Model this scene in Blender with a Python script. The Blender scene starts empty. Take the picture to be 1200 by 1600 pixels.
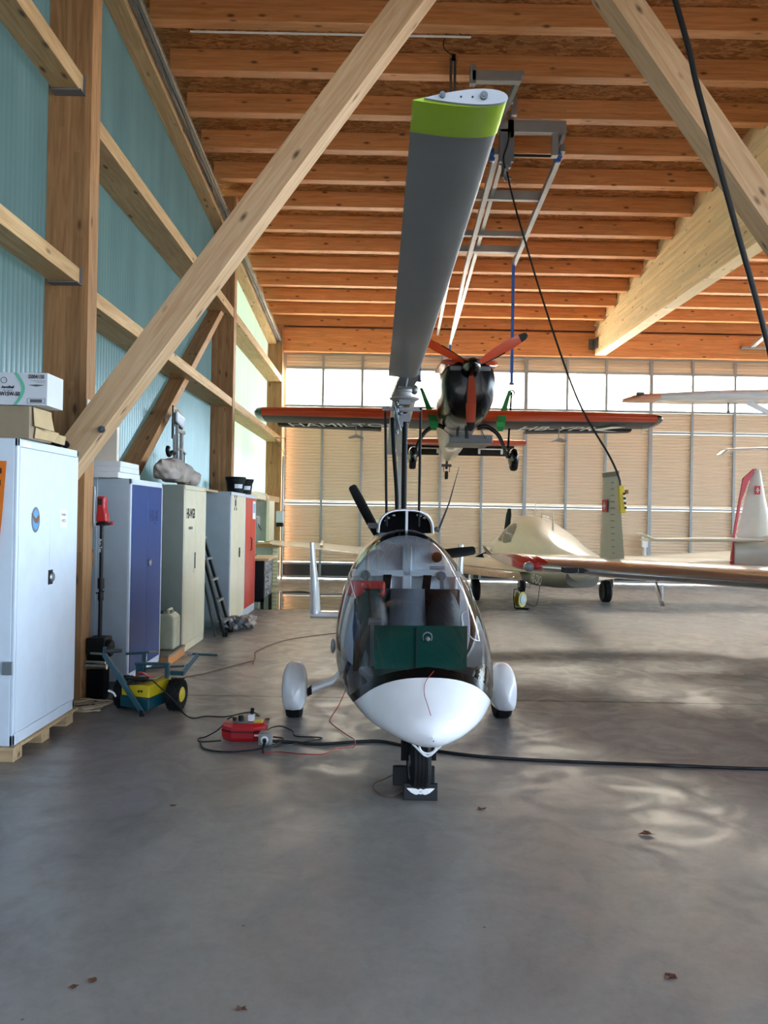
import bpy, math, random
from mathutils import Vector, Matrix
random.seed(7)
S = bpy.context.scene
COL = S.collection
R = math.radians

# ------------------------------------------------------------------ camera
cam_d = bpy.data.cameras.new('camera')
cam = bpy.data.objects.new('camera', cam_d); COL.objects.link(cam)
cam_d.sensor_fit = 'VERTICAL'; cam_d.sensor_height = 36.0
cam_d.lens = 1200.0 / 1600.0 * 36.0
cam_d.clip_start = 0.05; cam_d.clip_end = 500
_y, _p, _r = R(0.24), R(0.24), R(1.0)
_f = Vector((math.sin(_y)*math.cos(_p), math.cos(_y)*math.cos(_p), math.sin(_p)))
_x = Vector((math.cos(_y), -math.sin(_y), 0)); _u = _x.cross(_f)
_X = _x*math.cos(_r) + _u*math.sin(_r); _U = -_x*math.sin(_r) + _u*math.cos(_r)
cam.matrix_world = Matrix(((_X.x, _U.x, -_f.x, 0), (_X.y, _U.y, -_f.y, 0), (_X.z, _U.z, -_f.z, 1.6), (0, 0, 0, 1)))
S.camera = cam
# ------------------------------------------------------------------ view + world light
S.view_settings.view_transform = 'Standard'
S.view_settings.look = 'None'
S.view_settings.exposure = 1.4
S.view_settings.gamma = 1.0
S.view_settings.use_curve_mapping = False
SKY_FRONT = (0.64, 0.77, 1.0); SKY_FRONT_K = .78
SKY_RIGHT = (0.66, 0.82, 1.0); SKY_RIGHT_K = 10.5  # right sky raised to brighten the cabinets through the added windows
SKY_BACK = (1.0, 0.96, 0.90); SKY_BACK_K = 2.2
SUN_K = 80.0
S.cycles.max_bounces = 8
S.cycles.diffuse_bounces = 5
S.cycles.glossy_bounces = 4
S.cycles.transmission_bounces = 6
S.cycles.transparent_max_bounces = 12
S.cycles.sample_clamp_indirect = 6.0
S.cycles.use_denoising = True
w = bpy.data.worlds.new('world'); S.world = w; w.use_nodes = True
nt = w.node_tree; nt.nodes.clear()
tc = nt.nodes.new('ShaderNodeTexCoord'); sp = nt.nodes.new('ShaderNodeSeparateXYZ')
nt.links.new(tc.outputs['Generated'], sp.inputs[0])
mr = nt.nodes.new('ShaderNodeMapRange'); mr.inputs[1].default_value = -0.6; mr.inputs[2].default_value = 0.7
nt.links.new(sp.outputs['Y'], mr.inputs[0])
mx = nt.nodes.new('ShaderNodeMix'); mx.data_type = 'RGBA'
mx.inputs[6].default_value = tuple(c*SKY_FRONT_K for c in SKY_FRONT)+(1,)
mx.inputs[7].default_value = tuple(c*SKY_BACK_K for c in SKY_BACK)+(1,)
nt.links.new(mr.outputs[0], mx.inputs[0])
mr2 = nt.nodes.new('ShaderNodeMapRange'); mr2.inputs[1].default_value = 0.70; mr2.inputs[2].default_value = 0.95
nt.links.new(sp.outputs['X'], mr2.inputs[0])
mx2 = nt.nodes.new('ShaderNodeMix'); mx2.data_type = 'RGBA'; nt.links.new(mr2.outputs[0], mx2.inputs[0]); nt.links.new(mx.outputs[2], mx2.inputs[6])
mx2.inputs[7].default_value = tuple(c*SKY_RIGHT_K for c in SKY_RIGHT)+(1,)
bg = nt.nodes.new('ShaderNodeBackground'); nt.links.new(mx2.outputs[2], bg.inputs[0])
wo = nt.nodes.new('ShaderNodeOutputWorld'); nt.links.new(bg.outputs[0], wo.inputs[0])
sun_d = bpy.data.lights.new('sun', 'SUN'); sun_d.energy = SUN_K; sun_d.angle = R(2); sun_d.color = (1, .95, .87)
sun = bpy.data.objects.new('sun', sun_d); COL.objects.link(sun); sun.location = (-20, 40, 30)
sun.rotation_euler = Vector((0.02, -0.70, -0.70)).to_track_quat('-Z', 'Y').to_euler()
def portal(name, loc, direction, sx, sy):
    d = bpy.data.lights.new(name, 'AREA'); d.shape = 'RECTANGLE'; d.size = sx; d.size_y = sy
    d.cycles.is_portal = True
    o = bpy.data.objects.new(name, d); COL.objects.link(o); o.location = loc
    o.rotation_euler = Vector(direction).to_track_quat('-Z', 'Z').to_euler()
    return o
portal('front_portal', (5.6, -0.4, 2.7), (0, 1, 0), 16.8, 5.4)
portal('strip_portal', (5.6, 19.2, 4.74), (0, -1, 0), 16.6, 0.95)
portal('right_portal', (14.3, 9.0, 2.9), (-1, 0, 0), 19, 4.6)
portal('side_portal', (-3.1, 9.0, 3.4), (1, 0, 0), 20, 6.6)

RIB_TRANS = .004
# ------------------------------------------------------------------ materials
def lin(h):
    if isinstance(h, str):
        h = h.lstrip('#'); c = [int(h[i:i+2], 16)/255 for i in (0, 2, 4)]
    else: c = [v/255 for v in h]
    return tuple(((v/12.92) if v <= .04045 else ((v+.055)/1.055)**2.4) for v in c) + (1,)
def N(t, k, **kw):
    n = t.nodes.new(k)
    for a, b in kw.items():
        if isinstance(b, (int, float, tuple, list)) and a.startswith('i'): n.inputs[int(a[1:])].default_value = b
        else: setattr(n, a, b)
    return n
def L(t, a, ao, b, bi): t.links.new(a.outputs[ao], b.inputs[bi])
def pbsdf(m): return next(n for n in m.node_tree.nodes if n.type == 'BSDF_PRINCIPLED')
MATS = {}
def mat(name, col, rough=.5, metal=0, coat=0, spec=.5, noise=0, nscale=8, bump=0, bscale=40, emit=0):
    """plain paint, plastic, rubber ... with a faint procedural mottling and grain"""
    if name in MATS: return MATS[name]
    m = bpy.data.materials.new(name); m.use_nodes = True; t = m.node_tree; b = pbsdf(m)
    c = lin(col); b.inputs['Base Color'].default_value = c
    b.inputs['Roughness'].default_value = rough; b.inputs['Metallic'].default_value = metal
    b.inputs['Coat Weight'].default_value = coat; b.inputs['Coat Roughness'].default_value = .06
    b.inputs['Specular IOR Level'].default_value = spec
    tcn = N(t, 'ShaderNodeTexCoord')
    n = N(t, 'ShaderNodeTexNoise'); n.inputs['Scale'].default_value = nscale; n.inputs['Detail'].default_value = 3
    L(t, tcn, 'Object', n, 'Vector')
    k = noise or .05
    mrn = N(t, 'ShaderNodeMapRange'); mrn.inputs[1].default_value = .3; mrn.inputs[2].default_value = .7
    mrn.inputs[3].default_value = 1-k; mrn.inputs[4].default_value = 1+k*.5
    L(t, n, 'Fac', mrn, 0)
    mm = N(t, 'ShaderNodeMix', data_type='RGBA', blend_type='MULTIPLY'); mm.inputs[0].default_value = 1; mm.inputs[6].default_value = c
    L(t, mrn, 0, mm, 7); L(t, mm, 2, b, 'Base Color')
    if bump:
        n2 = N(t, 'ShaderNodeTexNoise'); n2.inputs['Scale'].default_value = bscale; n2.inputs['Detail'].default_value = 4
        L(t, tcn, 'Object', n2, 'Vector')
        bp = N(t, 'ShaderNodeBump'); bp.inputs['Strength'].default_value = bump; bp.inputs['Distance'].default_value = .01
        L(t, n2, 'Fac', bp, 'Height'); L(t, bp, 0, b, 'Normal')
    if emit:
        b.inputs['Emission Color'].default_value = c; b.inputs['Emission Strength'].default_value = emit
    MATS[name] = m; return m
def wood(name, cl, cd, ck='#3a1c0c', lam=1.0, knot=1.0, rough=.6):
    """glued laminated spruce; the grain runs along the object's own x axis"""
    m = bpy.data.materials.new(name); m.use_nodes = True; t = m.node_tree; b = pbsdf(m)
    tcn = N(t, 'ShaderNodeTexCoord'); oi = N(t, 'ShaderNodeObjectInfo')
    ad = N(t, 'ShaderNodeVectorMath', operation='ADD'); ml = N(t, 'ShaderNodeMath', operation='MULTIPLY'); ml.inputs[1].default_value = 91
    L(t, oi, 'Random', ml, 0); L(t, tcn, 'Object', ad, 0)
    cx = N(t, 'ShaderNodeCombineXYZ'); L(t, ml, 0, cx, 0); L(t, cx, 0, ad, 1)
    mp = N(t, 'ShaderNodeMapping'); mp.inputs['Scale'].default_value = (.7, 11, 11); L(t, ad, 0, mp, 0)
    n = N(t, 'ShaderNodeTexNoise'); n.inputs['Scale'].default_value = 2.4; n.inputs['Detail'].default_value = 6; n.inputs['Distortion'].default_value = 1.2
    L(t, mp, 0, n, 'Vector')
    rp = N(t, 'ShaderNodeMapRange'); rp.inputs[1].default_value = .3; rp.inputs[2].default_value = .72; L(t, n, 'Fac', rp, 0)
    mx = N(t, 'ShaderNodeMix', data_type='RGBA'); mx.inputs[6].default_value = lin(cl); mx.inputs[7].default_value = lin(cd)
    L(t, rp, 0, mx, 0)
    # lamellae
    sx = N(t, 'ShaderNodeSeparateXYZ'); L(t, ad, 0, sx, 0)
    def mth(op, a, v):
        q = N(t, 'ShaderNodeMath', operation=op); L(t, a[0], a[1], q, 0)
        if isinstance(v, tuple): L(t, v[0], v[1], q, 1)
        elif v is not None: q.inputs[1].default_value = v
        return q
    fz = mth('FLOOR', (mth('DIVIDE', (sx, 2), .042), 0), None)
    sh = mth('MULTIPLY', (fz, 0), .37)
    fx = mth('FLOOR', (mth('ADD', (mth('DIVIDE', (sx, 0), 1.9), 0), (sh, 0)), 0), None)
    c2 = N(t, 'ShaderNodeCombineXYZ'); L(t, fx, 0, c2, 0); L(t, fz, 0, c2, 1)
    wn = N(t, 'ShaderNodeTexWhiteNoise', noise_dimensions='2D'); L(t, c2, 0, wn, 'Vector')
    lm = N(t, 'ShaderNodeMapRange'); lm.inputs[3].default_value = 1-.22*lam; lm.inputs[4].default_value = 1+.08*lam; L(t, wn, 0, lm, 0)
    m2 = N(t, 'ShaderNodeMix', data_type='RGBA', blend_type='MULTIPLY'); m2.inputs[0].default_value = 1
    L(t, mx, 2, m2, 6); L(t, lm, 0, m2, 7)
    # knots
    mk = N(t, 'ShaderNodeMapping'); mk.inputs['Scale'].default_value = (3.2, 8, 8); L(t, ad, 0, mk, 0)
    vo = N(t, 'ShaderNodeTexVoronoi'); vo.inputs['Scale'].default_value = 1; L(t, mk, 0, vo, 'Vector')
    kr = N(t, 'ShaderNodeMapRange'); kr.inputs[1].default_value = .07; kr.inputs[2].default_value = .21; kr.inputs[3].default_value = .85*knot; kr.inputs[4].default_value = 0
    L(t, vo, 'Distance', kr, 0)
    sc = N(t, 'ShaderNodeSeparateXYZ'); L(t, vo, 'Color', sc, 0)
    gt = mth('GREATER_THAN', (sc, 0), .38)
    kk = mth('MULTIPLY', (kr, 0), (gt, 0))
    m3 = N(t, 'ShaderNodeMix', data_type='RGBA'); m3.inputs[7].default_value = lin(ck)
    L(t, kk, 0, m3, 0); L(t, m2, 2, m3, 6); L(t, m3, 2, b, 'Base Color')
    b.inputs['Roughness'].default_value = rough
    bp = N(t, 'ShaderNodeBump'); bp.inputs['Strength'].default_value = .15; bp.inputs['Distance'].default_value = .004
    L(t, n, 'Fac', bp, 'Height'); L(t, bp, 0, b, 'Normal')
    MATS[name] = m; return m
W_COL = wood('column_spruce', '#b08458', '#8c5f36', lam=1.1)
W_BRACE = wood('brace_spruce', '#d0b08c', '#b89168', lam=.5)
W_GIRT = wood('girt_spruce', '#c9a77a', '#a98354', lam=.5)
W_PURL = wood('purlin_spruce', '#d99a62', '#bd7840', lam=.6)
W_BEAM = wood('beam_spruce', '#f5e2b6', '#e6ca92', ck='#8a5a2a', lam=.8, knot=.9)
W_PALE = wood('pallet_spruce', '#c7ab82', '#a58660', lam=0)
W_PLY = wood('bench_beech', '#dcc19a', '#c9a87c', lam=0, knot=0)

def osb():
    m = bpy.data.materials.new('osb_board'); m.use_nodes = True; t = m.node_tree; b = pbsdf(m)
    tcn = N(t, 'ShaderNodeTexCoord'); mp = N(t, 'ShaderNodeMapping'); mp.inputs['Scale'].default_value = (9, 26, 10); L(t, tcn, 'Object', mp, 0)
    n0 = N(t, 'ShaderNodeTexNoise'); n0.inputs['Scale'].default_value = .5; L(t, mp, 0, n0, 'Vector')
    vm = N(t, 'ShaderNodeVectorMath', operation='MULTIPLY_ADD'); vm.inputs[1].default_value = (5, 5, 5); L(t, n0, 'Color', vm, 0); L(t, mp, 0, vm, 2)
    vo = N(t, 'ShaderNodeTexVoronoi'); vo.inputs['Scale'].default_value = 1; L(t, vm, 0, vo, 'Vector')
    sp_ = N(t, 'ShaderNodeSeparateXYZ'); L(t, vo, 'Color', sp_, 0)
    mx = N(t, 'ShaderNodeMix', data_type='RGBA'); mx.inputs[6].default_value = lin('#d0935a'); mx.inputs[7].default_value = lin('#8f5326'); L(t, sp_, 0, mx, 0)
    L(t, mx, 2, b, 'Base Color'); b.inputs['Roughness'].default_value = .7
    return m
OSB = osb()

WALL_TRANS = .22
def corr(nm='green_grp_sheet', ca='#394f54', cb='#546c6b', WALL_TRANS=.42):
    m = bpy.data.materials.new(nm); m.use_nodes = True; t = m.node_tree; t.nodes.clear()
    tcn = N(t, 'ShaderNodeTexCoord'); mp = N(t, 'ShaderNodeMapping'); mp.inputs['Scale'].default_value = (1, 1.3, .25); L(t, tcn, 'Object', mp, 0)
    n = N(t, 'ShaderNodeTexNoise'); n.inputs['Scale'].default_value = 2; n.inputs['Detail'].default_value = 4; L(t, mp, 0, n, 'Vector')
    mx = N(t, 'ShaderNodeMix', data_type='RGBA'); mx.inputs[6].default_value = lin(ca); mx.inputs[7].default_value = lin(cb); L(t, n, 'Fac', mx, 0)
    tr = N(t, 'ShaderNodeBsdfTranslucent'); L(t, mx, 2, tr, 0)
    df = N(t, 'ShaderNodeBsdfDiffuse'); L(t, mx, 2, df, 0)
    gl = N(t, 'ShaderNodeBsdfGlossy'); gl.inputs['Roughness'].default_value = .22; gl.inputs['Color'].default_value = (.8, .9, .9, 1)
    a = N(t, 'ShaderNodeMixShader'); a.inputs[0].default_value = WALL_TRANS; L(t, df, 0, a, 1); L(t, tr, 0, a, 2)
    fr = N(t, 'ShaderNodeFresnel'); fr.inputs[0].default_value = 1.7
    c = N(t, 'ShaderNodeMixShader'); L(t, fr, 0, c, 0); L(t, a, 0, c, 1); L(t, gl, 0, c, 2)
    o = N(t, 'ShaderNodeOutputMaterial'); L(t, c, 0, o, 0); return m
CORR = corr()
CORR2 = corr('pale_lit_grp_sheet', '#a4c6b0', '#c4d8bc', .60)  # paler sheet, far bay's stronger daylight put into colour and translucency

def concrete():
    m = bpy.data.materials.new('polished_concrete'); m.use_nodes = True; t = m.node_tree; b = pbsdf(m)
    tcn = N(t, 'ShaderNodeNewGeometry')
    n1 = N(t, 'ShaderNodeTexNoise'); n1.inputs['Scale'].default_value = .55; n1.inputs['Detail'].default_value = 7; n1.inputs['Roughness'].default_value = .62; n1.inputs['Distortion'].default_value = .7
    L(t, tcn, 'Position', n1, 'Vector')
    n2 = N(t, 'ShaderNodeTexNoise'); n2.inputs['Scale'].default_value = 22; n2.inputs['Detail'].default_value = 8; n2.inputs['Roughness'].default_value = .7; n2.inputs['Distortion'].default_value = .6; L(t, tcn, 'Position', n2, 'Vector')
    n3 = N(t, 'ShaderNodeTexNoise'); n3.inputs['Scale'].default_value = 3.0; n3.inputs['Detail'].default_value = 9; n3.inputs['Distortion'].default_value = 1.6; L(t, tcn, 'Position', n3, 'Vector')
    r1 = N(t, 'ShaderNodeMapRange'); r1.inputs[1].default_value = .3; r1.inputs[2].default_value = .7; L(t, n1, 'Fac', r1, 0)
    mx = N(t, 'ShaderNodeMix', data_type='RGBA'); mx.inputs[6].default_value = lin('#615d5c'); mx.inputs[7].default_value = lin('#8e8883'); L(t, r1, 0, mx, 0)
    r2 = N(t, 'ShaderNodeMapRange'); r2.inputs[1].default_value = .3; r2.inputs[2].default_value = .7; r2.inputs[3].default_value = .86; r2.inputs[4].default_value = 1.08; L(t, n2, 'Fac', r2, 0)
    m2 = N(t, 'ShaderNodeMix', data_type='RGBA', blend_type='MULTIPLY'); m2.inputs[0].default_value = 1; L(t, mx, 2, m2, 6); L(t, r2, 0, m2, 7)
    # saw-cut joints
    sx = N(t, 'ShaderNodeSeparateXYZ'); L(t, tcn, 'Position', sx, 0)
    def joint(axis, pos, wd):
        a = N(t, 'ShaderNodeMath', operation='SUBTRACT'); L(t, sx, axis, a, 0); a.inputs[1].default_value = pos
        bb = N(t, 'ShaderNodeMath', operation='ABSOLUTE'); L(t, a, 0, bb, 0)
        c = N(t, 'ShaderNodeMath', operation='LESS_THAN'); L(t, bb, 0, c, 0); c.inputs[1].default_value = wd
        return c
    js = [joint(1, 6.72, .022), joint(1, 12.9, .02), joint(0, 5.05, .008), joint(1, .5, .006)]
    s = js[0]
    for j in js[1:]:
        q = N(t, 'ShaderNodeMath', operation='MAXIMUM'); L(t, s, 0, q, 0); L(t, j, 0, q, 1); s = q
    m3 = N(t, 'ShaderNodeMix', data_type='RGBA'); m3.inputs[7].default_value = lin('#3a3532'); L(t, s, 0, m3, 0); L(t, m2, 2, m3, 6)
    # pits and specks
    vo = N(t, 'ShaderNodeTexVoronoi'); vo.inputs['Scale'].default_value = 3.1; L(t, tcn, 'Position', vo, 'Vector')
    lt = N(t, 'ShaderNodeMath', operation='LESS_THAN'); lt.inputs[1].default_value = .02; L(t, vo, 'Distance', lt, 0)
    m4 = N(t, 'ShaderNodeMix', data_type='RGBA'); m4.inputs[7].default_value = lin('#4a413a'); L(t, lt, 0, m4, 0); L(t, m3, 2, m4, 6)
    L(t, m4, 2, b, 'Base Color')
    r3 = N(t, 'ShaderNodeMapRange'); r3.inputs[1].default_value = .38; r3.inputs[2].default_value = .62; r3.inputs[3].default_value = .28; r3.inputs[4].default_value = .50; L(t, n3, 'Fac', r3, 0)
    L(t, r3, 0, b, 'Roughness'); b.inputs['Specular IOR Level'].default_value = .7
    bp = N(t, 'ShaderNodeBump'); bp.inputs['Strength'].default_value = .12; bp.inputs['Distance'].default_value = .002
    L(t, n2, 'Fac', bp, 'Height'); L(t, bp, 0, b, 'Normal')
    return m
CONC = concrete()

def glassmat(name, tint=(1, 1, 1, 1), gloss=1.0, ior=1.5, cover=0.0):
    m = bpy.data.materials.new(name); m.use_nodes = True; t = m.node_tree; t.nodes.clear()
    tr = N(t, 'ShaderNodeBsdfTransparent'); tr.inputs[0].default_value = tint
    gl = N(t, 'ShaderNodeBsdfGlossy'); gl.inputs['Roughness'].default_value = .015
    fr = N(t, 'ShaderNodeFresnel'); fr.inputs[0].default_value = ior
    mu = N(t, 'ShaderNodeMath', operation='MULTIPLY_ADD'); mu.inputs[1].default_value = gloss; mu.inputs[2].default_value = cover; L(t, fr, 0, mu, 0)
    c = N(t, 'ShaderNodeMixShader'); L(t, mu, 0, c, 0); L(t, tr, 0, c, 1); L(t, gl, 0, c, 2)
    o = N(t, 'ShaderNodeOutputMaterial'); L(t, c, 0, o, 0); MATS[name] = m; return m
def sheet(name, col, trans, rough=.4, gl_=.5):
    """thin sheet that lets part of the daylight through, diffused"""
    m = bpy.data.materials.new(name); m.use_nodes = True; t = m.node_tree; t.nodes.clear()
    tr = N(t, 'ShaderNodeBsdfTranslucent'); tr.inputs[0].default_value = lin(col)
    df = N(t, 'ShaderNodeBsdfDiffuse'); df.inputs[0].default_value = lin(col)
    g = N(t, 'ShaderNodeBsdfGlossy'); g.inputs['Roughness'].default_value = rough
    a = N(t, 'ShaderNodeMixShader'); a.inputs[0].default_value = trans; L(t, df, 0, a, 1); L(t, tr, 0, a, 2)
    fr = N(t, 'ShaderNodeFresnel'); fr.inputs[0].default_value = 1.4
    mu = N(t, 'ShaderNodeMath', operation='MULTIPLY'); mu.inputs[1].default_value = gl_; L(t, fr, 0, mu, 0)
    c = N(t, 'ShaderNodeMixShader'); L(t, mu, 0, c, 0); L(t, a, 0, c, 1); L(t, g, 0, c, 2)
    o = N(t, 'ShaderNodeOutputMaterial'); L(t, c, 0, o, 0); return m
RIBBED = sheet('ribbed_door_sheet_backlit', '#c6b49a', RIB_TRANS)
FROST = sheet('frosted_daylight_pane', '#f6f4ee', .75)
GLASS = glassmat('window_glass', (.95, .97, .96, 1), .6)
CANOPY = glassmat('tinted_canopy', (.88, .90, .92, 1), .85, 1.45, .0)
CABGL = glassmat('cabin_glass', (.35, .38, .38, 1), 1, 1.5, .04)

M = dict(
 white=mat('white_gelcoat', '#dfe0e2', .22, coat=.8), black=mat('black_paint', '#08090b', .45, spec=.3),
 rubber=mat('black_rubber', '#0e0e10', .7, spec=.3, bump=.3), mast=mat('mast_black', '#06070b', .55, spec=.2),
 steel=mat('galvanised_steel', '#6d7174', .42, .8, noise=.2), alu=mat('brushed_aluminium', '#a4aab0', .38, .8),
 chrome=mat('chrome', '#d8dadc', .12, 1), gshelf=mat('grey_profile', '#8d8c8b', .5, .2),
 blade=mat('grey_rotor_paint', '#6d6f70', .42, coat=.1), lime=mat('lime_paint', '#93b40e', .35, coat=.3),
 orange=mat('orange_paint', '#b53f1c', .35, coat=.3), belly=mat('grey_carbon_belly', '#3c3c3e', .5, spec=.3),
 rearblade=mat('rear_blade_lit_white', '#cfd0c4', .4), bellyg=mat('light_belly', '#8f8b84', .35, coat=.4), gloss=mat('gloss_black', '#050506', .25, spec=.3, coat=.15),
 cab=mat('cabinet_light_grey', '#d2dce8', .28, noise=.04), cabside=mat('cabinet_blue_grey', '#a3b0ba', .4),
 blue=mat('cabinet_blue', '#123c7a', .45), beige=mat('cabinet_beige', '#dcd4ba', .33), red=mat('cabinet_red', '#c8352d', .35),
 redp=mat('red_plastic', '#b0141c', .35, coat=.3), teal=mat('teal_enamel', '#0d4652', .35, coat=.3), yellow=mat('yellow_plastic', '#cdb51c', .4),
 card=mat('cardboard', '#8f7f68', .8, noise=.1), cardl=mat('cardboard_light', '#b89f78', .8, noise=.1), cartonw=mat('white_carton', '#c9cdd4', .6),
 sty=mat('white_polystyrene', '#d8dbdd', .8, bump=.3, bscale=90), tarp=mat('grey_canvas', '#a39890', .75, noise=.25, bump=.3, bscale=18),
 dark=mat('dark_cloth', '#08080b', .95, spec=.15), green=mat('green_webbing', '#1e9048', .7), bluew=mat('blue_webbing', '#2a5fb0', .6),
 ink=mat('black_ink', '#121212', .7), inkg=mat('grey_ink', '#55585c', .7), paper=mat('white_paper', '#e8e8e6', .7),
 mint=mat('mint_ink', '#63b598', .7), orflag=mat('orange_tape', '#e07414', .6), silver=mat('silver_wing', '#c8c4c0', .2, .85, coat=.3),
 cream=mat('cream_aircraft_paint', '#e2dac6', .28, coat=.6), redpaint=mat('red_aircraft_paint', '#c41422', .3, coat=.6),
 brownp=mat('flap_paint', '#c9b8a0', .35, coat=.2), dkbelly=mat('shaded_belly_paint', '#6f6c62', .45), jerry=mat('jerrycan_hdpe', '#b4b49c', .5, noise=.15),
 seat=mat('seat_leather', '#16181e', .5, bump=.2), seatg=mat('seat_fabric_grey', '#5c636c', .9, bump=.3, bscale=120), inner=mat('cabin_shell', '#cfd6de', .4),
 panel=mat('instrument_black', '#101114', .5), screen=mat('dark_green_screen', '#0a4238', .15, coat=.6), wheel=mat('blue_polyurethane', '#1c4f96', .4),
 cable=mat('black_cable', '#0c0c0e', .5), redc=mat('red_cable', '#8f1a1e', .5), browncab=mat('brown_cable', '#6d5340', .6), beigec=mat('beige_rope', '#b5a389', .8),
 stone=mat('grey_plaster', '#8b8d8c', .8, noise=.1, bump=.4, bscale=60), ribd=mat('ribbed_door_sheet', '#b0a390', .42, .35, noise=.06),
 frame=mat('door_frame_alu', '#9ea3a3', .4, .7), grey=mat('mid_grey_paint', '#6a6e73', .5), dgrey=mat('dark_grey_paint', '#33363a', .45), swiss=mat('swiss_red', '#c81220', .5),
 leaf=mat('dry_leaf', '#5a3320', .8), lens=mat('lamp_lens', '#d9dde0', .1, coat=1), tyrey=mat('rim_yellow', '#d8c21e', .4), asphalt=mat('apron_asphalt', '#454546', .9, noise=.2, bump=.3),
 fingrey=mat('fin_grey', '#b9b8ac', .4), skin=mat('roof_sheet', '#7a7d80', .6), leather=mat('brown_cap', '#8a4a22', .6),
)
def puddlemat():
    m = bpy.data.materials.new('water_film'); m.use_nodes = True; b = pbsdf(m)
    b.inputs['Base Color'].default_value = lin('#3d3831'); b.inputs['Roughness'].default_value = .02; b.inputs['Specular IOR Level'].default_value = .9; b.inputs['IOR'].default_value = 1.5
    return m
PUD = puddlemat()

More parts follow.
